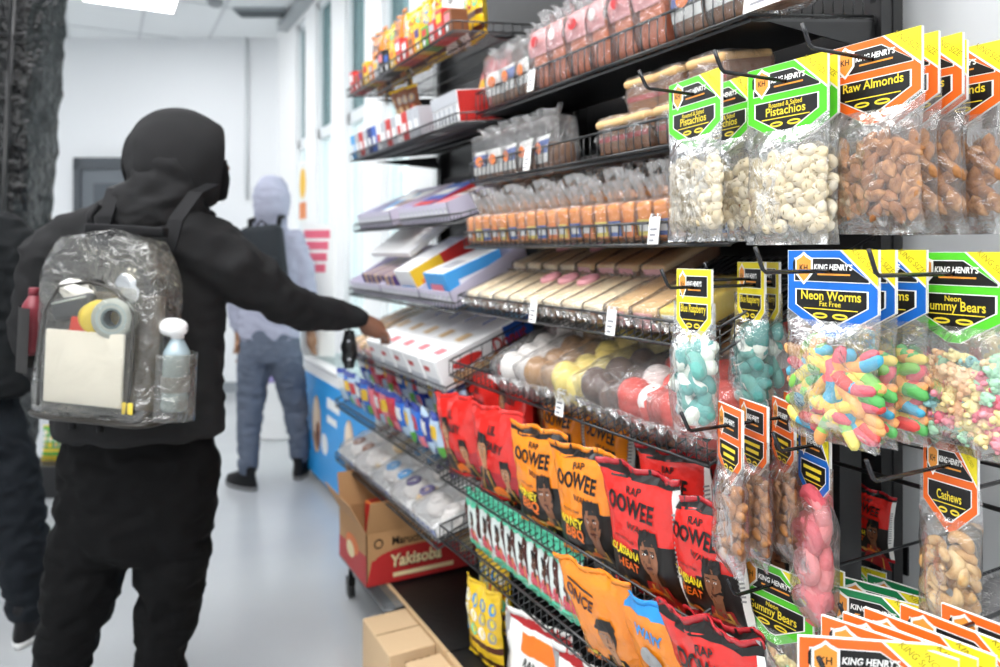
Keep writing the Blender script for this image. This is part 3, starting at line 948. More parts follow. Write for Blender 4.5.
        face(.34, .40, .86, 3, 4 if hot else 2)
        for i in range(5):
            m.disc(-.55 + .25 * i, .07 + .02 * (i % 2), .14, .045, L(2), 6 if i % 2 else 7, 12, 2)
        for i in range(14):
            m.patch([(.88, .3 + .034 * i), (.97, .3 + .034 * i), (.97, .315 + .034 * i), (.88, .315 + .034 * i)], L(2), 14, 1, 1)
    elif kind == 'babyred':
        tx('LIL', .12, .0, .78, 2, -.1, .1, .03, .8); tx('BABY', .13, .1, .62, 2, -.1, .1, .03, .8)
        face(-.42, .56, .8, 15, 2); face(.45, .36, .62, 15, 2)
        m.disc(.1, .12, .3, .08, L(2), 6, 12, 2)
    elif kind == 'man':
        tx('ONCE', .15, -.35, .74, 13, -.3, .1, .03, .7)
        m.patch([(-.6, .86), (.1, .80), (.1, .82), (-.6, .88)], L(2), 2, 5, 1)
        face(.28, .46, .78, 15, 2, cap=True, glasses=True)
        tx('HONEY', .09, -.5, .2, 5, -.2, .1, .03, .7, 5); tx('BBQ', .11, -.5, .1, 6, -.2, .1, .03, .8, 5)
    elif kind == 'wavy':
        tx('WAVY', .12, -.05, .74, 11, -.05, .1, .04, .85)
        face(-.1, .40, .72, 3, 11); m.disc(-.1, .53, .33, .10, L(8), 14, 14, 2)
        m.patch([(.3, .2), (.9, .2), (.9, .5), (.4, .45)], L(2), 11, 4, 4)
    elif kind == 'rap':
        tx('RAP', .10, .0, .66, 2, -.15, .1, .02, .8)
        m.disc(0, .28, .55, .16, L(1), 7, 18, 3); m.disc(0, .26, .42, .13, L(2), 2, 18, 3)
        tx('NOODLES', .07, 0, .40, 7, -.08, .1, .03, .8, 4)
        face(.1, .24, .45, 3, 2)
        m.patch([(-.98, .2), (-.75, .2), (-.75, .95), (-.98, .95)], L(1), 14, 2, 6)
    elif kind == 'yellow':
        rnd = random.Random(seed)
        for i in range(4):
            for j in range(3):
                c = rnd.choice((4, 11, 12, 8, 14))
                m.disc(-.7 + .47 * i, .46 + .17 * j, .18, .075, L(1), c, 12, 2)
                m.disc(-.66 + .47 * i, .47 + .17 * j, .09, .05, L(2), 5, 10, 1)
    elif kind == 'teal':
        for i in range(2):
            m.disc(-.45 + .8 * i, .80, .42, .055, L(1), 12, 12, 2)
        face(.05, .52, .62, 10, 16)
        m.patch([(-.95, .25), (-.55, .25), (-.5, .8), (-.8, .8)], L(1), 13, 2, 5)
        m.patch([(.55, .25), (.95, .25), (.85, .75), (.6, .75)], L(1), 13, 2, 5)
        m.disc(.1, .14, .6, .06, L(3), 12, 14, 2); m.disc(-.5, .08, .3, .05, L(3), 12, 12, 2)
    front = m.mesh('foil_pouch', mats)
    seals = []
    sc = {'red': 'foil_maroon', 'orange': 'foil_orange', 'man': 'foil_orange', 'rap': 'foil_white', 'yellow': 'foil_yellow', 'teal': 'ink_teal', 'wavy': 'ink_blue', 'babyred': 'foil_red'}[kind]
    for v0, v1 in ((.955, 1.0), (.0, .045)):
        s = MB()
        rg = []
        for j in range(3):
            v = v0 + (v1 - v0) * j / 2
            a = [F(-1)(2 * i / 40 - 1, v) - Vector((0, .0010 + .0006 * math.sin(i * 2.2), 0)) for i in range(41)]
            b = [F(1)(2 * i / 40 - 1, v) + Vector((0, .0010 + .0006 * math.sin(i * 2.2), 0)) for i in range(40, -1, -1)]
            rg.append(a + b)
        s.rings(rg)
        seals.append(s.mesh('seal', [sc]))
    CHIP[(kind, seed)] = (front, *seals)
    return CHIP[(kind, seed)]

def chips(kind, seed, M, label, group=None, sc=None):
    a, b, c = chip_bag(kind, seed)
    t = thing('chip_bag', label, 'chip bag', M @ SCL(sc or .8 if sc or kind not in ('teal', 'yellow', 'rap') else .9), group)
    link('foil_pouch', a, t); link('top_seal', b, t); link('bottom_seal', c, t)
    return t

def stand(px, bottom, X, lean=0., yaw=0., roll=0.):
    "stand something on the plane x = X where its foot is seen at (px, bottom)"
    d = dX(px, X)
    p = Vector((X, yX(px, X), EYE - (bottom - HOR) * d / FPX))
    return T(p) @ FACE @ RX(lean) @ RZ(yaw) @ RY(roll)

def onshelf(k, px, v, w=.0, lean=None, yaw=0., roll=0., sink=.004):
    "on shelf k, v metres behind its front wire, seen at pixel column px"
    S = SH[k]; t = S['tilt']
    X = S['X'] + v * math.cos(t)
    return T(X, yX(px, X), S['Z'] + .009 + v * math.sin(t) + w) @ FACE @ RX(t if lean is None else lean) @ RZ(yaw) @ RY(roll)

A = .16
A = .20
chips('babyred', 1, onshelf('F', 470, .05, lean=A, yaw=.2, roll=-.05), 'red chip bag with a portrait, farthest left on the chip shelf', sc=.85)
chips('babyred', 2, onshelf('F', 507, .045, lean=A, yaw=.25, roll=.08), 'red chip bag with two portraits left of the orange chip bags', sc=.88)
chips('orange', 3, onshelf('F', 551, .04, lean=A, yaw=.22, roll=.06), 'orange honey barbecue chip bag, left one of the front pair', sc=.88)
chips('orange', 4, onshelf('F', 598, .035, lean=A, yaw=.22, roll=.04), 'orange honey barbecue chip bag, right one of the front pair', sc=.88)
chips('red', 5, onshelf('F', 656, .035, lean=A, yaw=.15, roll=.02), 'red hot-flavoured chip bag in front, with the whole portrait in view', sc=.9)
chips('red', 6, onshelf('F', 690, .11, .03, lean=A, yaw=.18, roll=-.02), 'red hot-flavoured chip bag just behind the front red one')
chips('red', 7, onshelf('F', 718, .06, .0, lean=A, yaw=.14), 'red hot-flavoured chip bag behind the bunch of side-on almonds', sc=.78)
for k, (kind, px, v, w, s) in enumerate((('babyred', 490, .17, .03, 8), ('babyred', 518, .20, .05, 1), ('babyred', 540, .26, .06, 2), ('orange', 574, .16, .05, 3), ('orange', 612, .16, .055, 9), ('orange', 632, .25, .075, 4), ('orange', 668, .24, .07, 3), ('orange', 728, .26, .09, 9), ('orange', 770, .33, .10, 4), ('red', 730, .16, .03, 5), ('red', 775, .17, .03, 6), ('red', 868, .42, -.02, 5))):
    lab = ('red chip bag standing in the second rank behind the portrait bags' if kind == 'babyred' else 'orange chip bag in the back rank of the chip shelf' if kind == 'orange' else 'red chip bag in the back rank, behind the hanging nut bags')
    chips(kind, s, onshelf('F', px, v, w - .02, lean=.10, yaw=.12, roll=(-.07, .05, .1)[k % 3]), lab if px != 868 else 'small red bag corner standing between the black post and the panel end', None if px == 868 else 'back rank of ' + lab.split()[0] + ' chip bags', sc=.45 if px == 868 else None)
# shelf below
tb = None
for k in range(9):
    Mx = onshelf('G', 480 + 13.5 * k - .22 * k * k + (k > 4) * (k - 4) * .5, .05, lean=.12, yaw=.1 + .06 * (k % 3 - 1), roll=.03 * (k % 2))
    if tb is None:
        tb = chips('teal', 11, Mx, 'teal and white packet standing in the row under the red chip bags', 'teal and white packets')
    else:
        dup(tb, Mx)
chips('man', 12, onshelf('G', 624, .04, -.005, lean=.42, yaw=.18, roll=.08), 'orange chip bag picturing a man in a cap and glasses', sc=.88)
chips('wavy', 13, onshelf('G', 686, .06, -.005, lean=.4, yaw=.1), 'orange and blue chip bag on the lowest wire shelf', sc=.8)
chips('red', 14, onshelf('G', 764, .06, -.005, lean=.42, yaw=.1, roll=-.06), 'crumpled red chip bag low down, left of the lower gummy bear bag', sc=.98)
chips('red', 15, onshelf('G', 778, .14, -.005, lean=.5, yaw=.1, roll=-.1), 'red chip bag lying low behind the lower gummy bear bag')
chips('red', 16, onshelf('G', 858, .34, .0, lean=.5, yaw=.1, roll=-.2), 'red foil bag lying behind the dark green tags')
# on the base deck
def ondeck(px, X, w=0., lean=0., yaw=0., roll=0.):
    return T(X, yX(px, X), .178 + w) @ FACE @ RX(lean) @ RZ(yaw) @ RY(roll)
chips('yellow', 21, ondeck(488, 1.0, lean=.1, yaw=.15, roll=.05), 'yellow patterned chip bag standing on the base deck')
chips('rap', 22, ondeck(540, .97, lean=.10, yaw=.25, roll=.10), 'white chip bag with an orange band, on the base deck', sc=1.12)
chips('rap', 23, ondeck(600, .99, lean=.12, yaw=.15), 'white chip bag right of the orange-banded white bag, mostly below the frame', sc=1.1)
chips('yellow', 24, ondeck(500, 1.12, lean=.1, yaw=.1), 'yellow patterned chip bag in the second rank on the base deck')

# ------------------------------------------------------------------ pastries
film('wrap_film', 'ffffff', gloss=0.06, haze=0.06, scale=26, bump=0.7, rough=0.13, edge=0.7, dist=.02)
film('ruffle_film', 'ffffff', gloss=0.08, haze=0.28, scale=34, bump=0.9, rough=0.16, edge=0.8, dist=.02)
def wrapper(w, d, h, seed, fin='side', amp=.004, fl=.03):
    "a crinkled film parcel round a cake of w x d x h, with ruffled fins"
    sv = Vector((seed * 2.3, seed * 1.9, seed))
    bm = bmesh.new(); bmesh.ops.create_cube(bm, size=2)
    bmesh.ops.subdivide_edges(bm, edges=bm.edges[:], cuts=7, use_grid_fill=True)
    bm.verts.index_update()
    vs = []
    for v in bm.verts:
        c = v.co.copy(); L = max(abs(c.x), abs(c.y), abs(c.z)); s = c.normalized()
        p = c * .72 + s * .42
        q = Vector((p.x * w / 2, p.y * d / 2, p.z * h / 2 + h / 2))
        n = noise.noise_vector(Vector((q.x * 40, q.y * 40, q.z * 40)) + sv)
        vs.append(q + n * amp + s * (.002 + amp * .5))
    m = MB(); m.add(vs, [[v.index for v in f.verts] for f in bm.faces], 0, True); bm.free()
    if fin == 'side':
        for sd in (-1, 1):
            m.grid(lambda u, v: Vector((sd * (w / 2 * 1.02 + v * fl), (u - .5) * d * (.8 + .3 * v), h * .45 + .5 * h * (u - .5) * .2 + (.010 * math.sin(u * 26 + seed) + .006 * math.sin(u * 55)) * v)), 24, 3, 1)
    elif fin == 'top':
        m.grid(lambda u, v: Vector(((u - .5) * w * (.7 + .7 * v), (.010 * math.sin(u * 17 + seed) + .006 * math.sin(u * 41)) * (.3 + v) - .012 * v, h * .98 + v * fl * (1 + .25 * math.sin(u * 9 + seed)))), 24, 4, 1)
    elif fin == 'ends':
        for sd in (-1, 1):
            m.grid(lambda u, v: Vector(((u - .5) * w * (.8 + .35 * v), sd * (d / 2 * 1.02 + v * fl), h * .5 + (.010 * math.sin(u * 26 + seed) + .006 * math.sin(u * 55)) * v)), 24, 3, 1)
    return m

for k, h in (('sponge', 'c98b4d'), ('sponge_dark', '8a5a36'), ('cream', 'efdcb8'), ('crust', 'd9b27c'), ('pink_icing', 'e7a3ac'), ('muffin', 'c9683a'), ('lemon', 'e9cf55'), ('orange_cake', 'e08618'),
             ('pale_cake', 'e8c68c'), ('label_pink', 'e8a3a4'), ('label_blue', '4664ad'), ('label_white', 'f0efec'), ('label_red', 'c83b3f'), ('label_green', '4b9a56'), ('label_orange', 'e9823a'), ('jam', 'b03a3a'),
             ('bun_white', 'ece7e3'), ('bun_yellow', 'ecd776'), ('bun_brown', 'a87d4c'), ('bun_choc', '5a4034'), ('bun_red', 'd6473c'), ('label_purple', '6d4f9c')):
    mt(k, h, .6, bump=(70, .3, .004))
PROT = {}
def pastry(kind, seed):
    if (kind, seed) in PROT:
        return PROT[(kind, seed)]
    m = MB(); rnd = random.Random(seed)
    nm, wm = 'cake', 'wrap_film'
    if kind == 'slab':          # long cake bar, cream top, pink ring iced on it
        w, d, h = .075, .19, .045
        m.rbox((0, 0, h * .32), (w, d, h * .64), .006, 2, 1); m.rbox((0, 0, h * .80), (w * .98, d * .985, h * .4), .006, 2, 0)
        if seed % 2 == 0:
            m.tube([(.018 * math.cos(a), .03 + .022 * math.sin(a), h + .002) for a in [i * math.pi / 8 for i in range(16)]], .010, 8, 2, closed=True)
        mats = ['cream', 'sponge_dark', 'pink_icing']; wr = wrapper(w, d, h, seed, 'ends', .003, .016)
    elif kind == 'brownslab':
        w, d, h = .08, .19, .05
        m.rbox((0, 0, h * .3), (w, d, h * .6), .006, 2, 0); m.rbox((0, 0, h * .78), (w * .98, d * .98, h * .4), .008, 2, 1)
        m.box(-w * .35, w * .35, -d / 2 - .0015, -d / 2 + .001, .008, h * .8, 2)
        mats = ['sponge_dark', 'crust', 'label_pink']; wr = wrapper(w, d, h, seed, 'ends', .003, .016)
    elif kind == 'lemon':
        w, d, h = .085, .18, .05
        m.rbox((0, 0, h / 2), (w, d, h), .006, 2, 0)
        for i in range(3):
            m.disc(0, 0, .024, .024, lambda a, b: Vector((a, b - .05 + .045 * i, h + .001)), 1, 14, 1)
            m.disc(0, 0, .017, .017, lambda a, b: Vector((a, b - .05 + .045 * i, h + .002)), 0, 14, 1)
        m.box(-w * .4, w * .4, -d / 2 - .0015, -d / 2 + .001, .006, h * .8, 2)
        mats = ['lemon', 'cream', 'label_white']; wr = wrapper(w, d, h, seed, 'ends', .003, .02)
    elif kind == 'pie':         # wedge with a crumbly pale crust
        w, d, h = .09, .15, .075
        m.rings([[(-w / 2, -d / 2, 0), (w / 2, -d / 2, 0), (w / 2, d / 2, 0), (-w / 2, d / 2, 0)], [(-w / 2, -d / 2, h * .8), (w / 2, -d / 2, h * .8), (w / 2, d / 2, h), (-w / 2, d / 2, h)]], 0, sm=False)
        m.rbox((0, .0, h * .97), (w * 1.06, d * 1.05, .018), .007, 2, 1, RX(.09))
        m.box(-w / 2 - .001, w / 2 + .001, -d / 2 - .0015, -d / 2, h * .35, h * .5, 2)
        mats = ['sponge_dark', 'crust', 'jam']; wr = wrapper(w, d, h * 1.05, seed, 'side', .003, .012)
    elif kind == 'cakelet':     # small orange cake on end in a ruffled bag
        w, d, h = .048, .095, .075
        m.rbox((0, 0, h / 2), (w, d, h), .010, 3, 0)
        m.rbox((0, 0, h * .85), (w * .9, d * .9, h * .3), .010, 3, 1)
        c = 2 + seed % 3
        m.box(-w * .42, w * .42, -d / 2 - .002, -d / 2 + .001, h * .08, h * .52, c)
        m.box(-w * .30, w * .30, -d / 2 - .003, -d / 2, h * .2, h * .4, 5)
        mats = ['orange_cake', 'pale_cake', 'label_orange', 'label_blue', 'lemon', 'label_white']; wr = wrapper(w, d, h, seed, 'top', .004, .065); wm = 'ruffle_film'
    elif kind == 'muffin':      # upright pack, pink head label, brown cakes below
        w, d, h = .085, .09, .15
        m.rbox((0, 0, .045), (w * .92, d * .9, .09), .014, 3, 0)
        for s in (-1, 1): m.ball((s * .020, -.014, .09), (.024, .028, .022), 12, 0)
        m.grid(lambda u, v: Vector(((u - .5) * w, -d / 2 + .002 - .012 * math.sin(math.pi * v) + .020 * v, .085 + .07 * v)), 8, 6, 1)
        m.disc(0, 0, .018, .014, lambda a, b: Vector((a, -d / 2 - .012 + .004, .12 + b)), 2, 12, 1)
        mats = ['muffin', 'label_pink', 'label_red' if seed % 2 else 'label_white']; wr = wrapper(w, d, h * .95, seed, 'top', .005, .05); wm = 'ruffle_film'
    elif kind == 'bluepack':
        w, d, h = .09, .085, .14
        m.rbox((0, 0, .04), (w * .9, d * .9, .08), .014, 3, 0)
        m.grid(lambda u, v: Vector(((u - .5) * w, -d / 2 - .001 - .006 * math.sin(math.pi * v) + .012 * v, .03 + .07 * v)), 8, 6, lambda u, v: 1 if .3 < v < .9 else 2)
        m.disc(0, 0, .02, .016, lambda a, b: Vector((a, -d / 2 - .009, .068 + b)), 3, 12, 1)
        mats = ['sponge_dark', 'label_blue' if seed % 2 else 'label_white', 'label_white', 'label_orange']; wr = wrapper(w, d, h, seed, 'top', .004, .03)
    elif kind == 'bun':
        nm = 'buns'
        w, d, h = .15, .20, .10
        col = seed % 5
        for i in range(2):
            for j in range(3):
                m.ball((-.036 + .072 * i + rnd.uniform(-.006, .006), -.062 + .062 * j, .046 + rnd.uniform(-.006, .008)), (.041, .039, .044), 14, 0)
                if col == 4: m.ball((-.036 + .072 * i, -.062 + .062 * j, .062), (.038, .036, .034), 14, 1 if (i + j) % 2 else 0)
        mats = [('bun_white', 'bun_brown', 'bun_yellow', 'bun_choc', 'bun_red')[col], 'bun_white']; wr = wrapper(w, d, h * .9, seed, 'ends', .006, .018); wm = 'wrap_film'
    PROT[(kind, seed)] = (nm, m.mesh(nm, mats), wr.mesh('wrapper', ['wrap_film', 'ruffle_film']))
    return PROT[(kind, seed)]

def pack(kind, seed, M, label, group=None, cat='pastry', name='wrapped_pastry'):
    nm, a, b = pastry(kind, seed)
    t = thing(name, label, cat, M, group)
    link(nm, a, t); link('wrapper', b, t)
    return t

rnd = random.Random(77)
# topmost row: muffin packs, then a gap, then blue packs
for k in range(9):
    Y = 1.95 - .088 * k
    pack('muffin' if k > 2 else 'bluepack', k % 4, shelf_mat(SH['A'], Y, .05, yaw=rnd.uniform(-.15, .15)), 'pink and brown muffin pack on the top wire shelf' if k > 2 else 'dark brown pack with blue label at the far end of the top wire shelf', 'pink muffin packs' if k > 2 else 'dark packs on the top wire shelf')
    pack('muffin' if k > 2 else 'bluepack', (k + 1) % 4, shelf_mat(SH['A'], Y - .02, .14, .025, yaw=rnd.uniform(-.15, .15)), 'pink and brown muffin pack on the top wire shelf' if k > 2 else 'dark brown pack with blue label at the far end of the top wire shelf', 'pink muffin packs' if k > 2 else 'dark packs on the top wire shelf')
for k in range(3):
    pack('bluepack', (1, 3, 1)[k], shelf_mat(SH['A'], 1.13 - .095 * k, .05, yaw=rnd.uniform(-.1, .1)), 'brown and blue pack at the near end of the top wire shelf', 'brown and blue packs at the near end')
# pie shelf
for k in range(5):
    pack('bluepack', (1, 2, 3, 0, 5)[k], shelf_mat(SH['B'], 2.0 - .088 * k, .05, -.02, yaw=rnd.uniform(-.2, .2)), 'dark wrapped pastry at the far end of the pie shelf', 'dark pastries at the far end of the pie shelf')
for k in range(7):
    pack('pie', k % 3, shelf_mat(SH['B'], 1.36 - .10 * (k % 4) - .05 * (k // 4), .085 + .05 * (k // 4), .082 * (k // 4), yaw=.1 - .25 * (k % 2)), 'pie slice with pale crust on the half-empty wire shelf', 'pie slices')
# orange cakelets in two ranks
for r in range(3):
    for k in range(21 if r < 2 else 14):
        pack('cakelet', (k * 2 + r) % 6, shelf_mat(SH['C'], 2.02 - .0505 * k, .055 + .10 * r, .012 * r, yaw=rnd.uniform(-.12, .12), tilt=.6), 'small orange wrapped cake in the dense row above the cake slabs', 'small orange wrapped cakes')
# slabs
labs = {'slab': ('cream-topped cake slab in clear wrap on the donut-topped row', 'cream cake slabs'), 'brownslab': ('brown cake slab in clear wrap among the cream slabs', 'brown cake slabs'), 'lemon': ('yellow lemon cake with lemon discs, at the near end of its shelf', None)}
for k in range(12):
    kind = 'slab' if k < 8 else ('brownslab' if k < 10 else 'lemon' if k == 10 else None)
    if not kind: continue
    Y = 1.99 - .088 * k
    pack(kind, (2 if k in (3, 4, 5) else 1) if kind == 'slab' else k % 2, shelf_mat(SH['D'], Y, .115, yaw=rnd.uniform(-.05, .05)), labs[kind][0], labs[kind][1])
    if k < 8:
        pack('brownslab' if k > 3 else 'slab', k % 2 + (2 if k > 3 else 1), shelf_mat(SH['D'], Y - .01, .29, .02, yaw=rnd.uniform(-.08, .08)), labs['brownslab'][0] if k > 3 else labs['slab'][0], labs['brownslab'][1] if k > 3 else labs['slab'][1])
# buns
cols = [0, 1, 2, 3, 4, 4]
bl = ['white sugared bun pack', 'brown bun pack', 'yellow bun pack', 'dark chocolate bun pack', 'red and white bun pack']
cnt = {}
for k, c in enumerate(cols):
    for r in range(2):
        cc = (c, (0, 1, 2, 2, 1, 4)[k])[r]
        pack('bun', cc + 5 * (k % 2), shelf_mat(SH['E'], 1.68 - .128 * k - .02 * r, .11 + .18 * r, .012 * r, yaw=rnd.uniform(-.2, .2)), bl[cc] + ' on the wire shelf above the chip bags', bl[cc] + 's', 'buns', 'bun_pack')

# price tags clipped to the fences
def price_tag(k, px, label, w=.032, h=.045):
    S = SH[k]
    t = thing('price_tag', label, 'price tag', T(S['X'] - .012, yX(px, S['X'] - .012), S['Z'] + .045) @ FACE @ RX(-.12))
    m = MB().box(-w / 2, w / 2, -.0015, 0, -h, 0.01)
    for r in range(3):
        m.box(-w * .35, w * (.3 - .1 * r), -.002, -.0015, -.018 - .011 * r, -.013 - .011 * r, 1)
    m.build('tag_card', ['white_paper', 'grey_print'], t)
    MB().tube([(-w * .3, -.003, .008), (-w * .3, -.003, .014), (-w * .3, .006, .014)], .002, 5).tube([(w * .3, -.003, .008), (w * .3, -.003, .014), (w * .3, .006, .014)], .002, 5).build('clip', 'white_gloss', t)
price_tag('A', 532, 'white price tag on the fence under the pink muffins'); price_tag('A', 768, 'large white price tag at the near end of the top wire shelf', .10, .05)
price_tag('B', 528, 'white price tag on the pie shelf fence'); price_tag('C', 655, 'white price tag among the small orange cakes')
price_tag('D', 534, 'white price tag under the far cake slabs'); price_tag('D', 612, 'white price tag under the near cake slabs')
price_tag('E', 561, 'white price tag under the white buns')
# ------------------------------------------------------------------ far bay: display cartons, trays and boxes
for k, h in (('c_red', 'cf3430'), ('c_yellow', 'f2c531'), ('c_orange', 'ee8530'), ('c_blue', '2f62c0'), ('c_sky', '4aa3e0'), ('c_lilac', 'cfc9dc'), ('c_purple', '4d3a7e'), ('c_brown', '8a5434'), ('c_green', '5aa845'),
             ('c_white', 'f1f1f1'), ('c_grey', 'b9bcc2'), ('c_pink', 'f0848c'), ('c_navy', '22306e'), ('c_black', '1d1d20'), ('c_tan', 'd9b98a')):
    mt(k, h, .38)
def carton(w, d, h, front, top, side, dec=(), r=.002):
    "printed box, front towards -y, bands of colour printed on its faces; dec = (face, a0, a1, b0, b1, colour)"
    m = MB(); cols = [front, top, side]
    m.rbox((0, 0, h / 2), (w, d, h), r, 1, 0, sm=False)
    for i, f in enumerate(m.f):
        c = sum((m.v[k] for k in f), Vector()) / len(f)
        if c.z > h - .0005: m.m[i] = 1
        elif abs(c.x) > w / 2 - .0005: m.m[i] = 2
    for k, (fc, a0, a1, b0, b1, col) in enumerate(dec):
        if col not in cols: cols.append(col)
        e = .0008 + .0003 * k; i = cols.index(col)
        if fc == 'f': q = [(w * (a - .5), -d / 2 - e, h * b) for a, b in ((a0, b0), (a1, b0), (a1, b1), (a0, b1))]
        elif fc == 't': q = [(w * (a - .5), d * (b - .5), h + e) for a, b in ((a0, b0), (a1, b0), (a1, b1), (a0, b1))]
        else: q = [(w / 2 + e, d * (a - .5), h * b) for a, b in ((a0, b0), (a1, b0), (a1, b1), (a0, b1))]
        m.poly(q, None, i)
    return m, cols

def put(name, label, cat, M, mc, group=None):
    o = mc[0].build(name, mc[1], None, M)
    return tag(o, label, cat, group)

def tray(w, d, h, back, col, lip=.6):
    "open cardboard display tray with a printed front lip and a raised back"
    m = MB(); t = .003
    m.box(-w / 2, w / 2, 0, d, 0, t); m.box(-w / 2, w / 2, 0, t, 0, h, 0)
    m.box(-w / 2, w / 2, d - t, d, 0, back)
    for s in (-1, 1):
        x0, x1 = sorted((s * w / 2, s * w / 2 - s * t))
        m.rings([[(x0, 0, 0), (x1, 0, 0), (x1, d, 0), (x0, d, 0)], [(x0, 0, h), (x1, 0, h), (x1, d, back), (x0, d, back)]], sm=False)
    n = int(w / .035)
    for k in range(n):
        x = -w / 2 + (k + .5) * w / n
        m.box(x - .010, x + .010, -.0012, 0, h * .25, h * .75, 1)
        m.box(x - .005, x + .005, -.0018, 0, h * .4, h * .6, 2)
    return m, [col, 'c_grey', 'c_white']

rnd = random.Random(9)
pal = ['c_red', 'c_white', 'c_blue', 'c_grey', 'c_brown', 'c_orange', 'c_yellow', 'c_purple', 'c_white', 'c_pink']
# top row: small upright cartons in front, yellow and orange bags behind
for k in range(17):
    Y = 3.16 - .063 * k
    c = ['c_red', 'c_red', 'c_brown', 'c_yellow', 'c_orange', 'c_grey', 'c_black', 'c_black', 'c_yellow', 'c_red', 'c_red', 'c_orange', 'c_yellow', 'c_green'][k % 14]
    c2 = pal[(k * 3 + 1) % 10]
    put('candy_carton', '%s candy carton in the front rank of the top far shelf' % c[2:], 'carton', shelf_mat(SH['1'], Y, .045), carton(.055, .06, .075 + .02 * (k % 3 == 0), c, c2, c, [('f', .15, .85, .55, .85, c2), ('f', .3, .7, .15, .4, 'c_white')]), 'candy cartons on the top far shelf, ' + c[2:])
for k in range(8):
    Y = 3.12 - .13 * k
    kd = ('orange', 'yellow', 'orange', 'yellow', 'yellow', 'yellow', 'rap', 'yellow')[k]
    a, b, c_ = chip_bag('snackbag_' + kd if False else kd, 31 + k % 2)
    t = thing('chip_bag', '%s bag on the top shelf of the far bay, above the candy cartons' % ('white' if kd == 'rap' else kd), 'chip bag', shelf_mat(SH['1'], Y, .15, .0, yaw=rnd.uniform(-.2, .2)) @ SCL(.9), 'bags on the top far shelf, ' + kd)
    link('foil_pouch', a, t); link('top_seal', b, t); link('bottom_seal', c_, t)
# second row: carton strip, brown bag, pink-topped red box
for k in range(14):
    c = ['c_sky', 'c_grey', 'c_red', 'c_grey', 'c_navy', 'c_blue', 'c_white', 'c_grey', 'c_red', 'c_grey', 'c_white', 'c_red', 'c_grey', 'c_grey'][k]
    put('candy_carton', '%s slim candy carton in the strip on the second far shelf' % c[2:], 'carton', shelf_mat(SH['2'], 3.15 - .056 * k, .045), carton(.052, .08, .10, c, 'c_white', c, [('f', .2, .8, .3, .6, 'c_white' if c != 'c_white' else 'c_red'), ('t', .2, .8, .1, .9, pal[k % 10])]), 'slim candy cartons on the second far shelf, ' + c[2:])
put('snack_carton', 'red and white carton with pink flaps at the near end of the second far shelf', 'carton', shelf_mat(SH['2'], 2.21, .12), carton(.20, .20, .10, 'c_white', 'c_pink', 'c_red', [('f', .03 + .19 * i, .17 + .19 * i, .08, .55, 'c_grey') for i in range(5)] + [('f', 0, 1, .6, 1, 'c_grey')]))
put('snack_carton', 'pink carton leaning behind the red and white carton', 'carton', shelf_mat(SH['2'], 2.19, .20, .102, tilt=-2), carton(.17, .05, .13, 'c_pink', 'c_pink', 'c_red', [('f', .05, .95, .1, .35, 'c_yellow'), ('f', .45, .5, .35, 1, 'c_white')]))
a, b, c_ = chip_bag('yellow', 33)
t = thing('chip_bag', 'brown snack bag leaning behind the candy strip on the second far shelf', 'chip bag', shelf_mat(SH['2'], 2.86, .20, .02, yaw=.3) @ RX(.3) @ SCL(.85), None)
bm_ = a.copy()
for i, k in enumerate(('c_brown', 'c_brown', 'c_black', 'skin_brown', 'c_red', 'c_tan', 'c_brown', 'c_tan', 'c_tan', 'c_brown', 'c_brown', 'c_brown', 'c_red', 'c_brown')):
    bm_.materials[i] = mt(k)
link('foil_pouch', bm_, t); link('top_seal', b, t); link('bottom_seal', c_, t)
for k in range(5):
    put('snack_carton', ('pale', 'sky blue', 'white and pink', 'tan', 'white and red')[k] + ' packet lying behind the candy strip', 'carton', shelf_mat(SH['2'], 3.1 - .12 * k - .25 * (k > 2), .17, .0, yaw=rnd.uniform(-.3, .3)), carton(.09, .12, .10, ('c_white', 'c_sky', 'c_white', 'c_tan', 'c_white')[k], 'c_white', 'c_white', [('f', .1, .9, .3, .6, ('c_grey', 'c_white', 'c_pink', 'c_brown', 'c_red')[k])]))
# third row
for Y, w, lb in ((2.93, .40, 'far'), (2.41, .44, 'near')):
    put('display_tray', 'lilac display tray with printed lip, the %s one on the third far shelf' % lb, 'tray', shelf_mat(SH['3'], Y, .01), tray(w, .30, .062, .10, 'c_lilac'))
put('snack_carton', 'blue box with red stripes tilted in the near lilac tray', 'carton', shelf_mat(SH['3'], 2.56, .17, .006) @ RX(.2), carton(.20, .24, .07, 'c_blue', 'c_blue', 'c_red', [('t', 0, 1, .12, .3, 'c_red'), ('t', .1, .9, .5, .75, 'c_white'), ('s', 0, 1, .3, .7, 'c_blue')]))
put('snack_carton', 'white and green box in the near lilac tray', 'carton', shelf_mat(SH['3'], 2.35, .17, .006) @ RX(.1), carton(.18, .24, .06, 'c_white', 'c_white', 'c_green', [('t', .1, .9, .1, .4, 'c_pink'), ('t', .05, .95, .55, .65, 'c_brown')]))
put('snack_carton', 'brown and pale box in the far lilac tray, beside the tray gap', 'carton', shelf_mat(SH['3'], 2.83, .16, .006) @ RX(.15), carton(.16, .22, .07, 'c_tan', 'c_white', 'c_tan', [('t', .1, .9, .2, .5, 'c_brown')]))
put('snack_carton', 'pale blue box at the far end of the far lilac tray', 'carton', shelf_mat(SH['3'], 3.02, .16, .006) @ RX(.3), carton(.15, .22, .06, 'c_white', 'c_white', 'c_sky', [('t', .1, .9, .2, .7, 'c_sky')]))
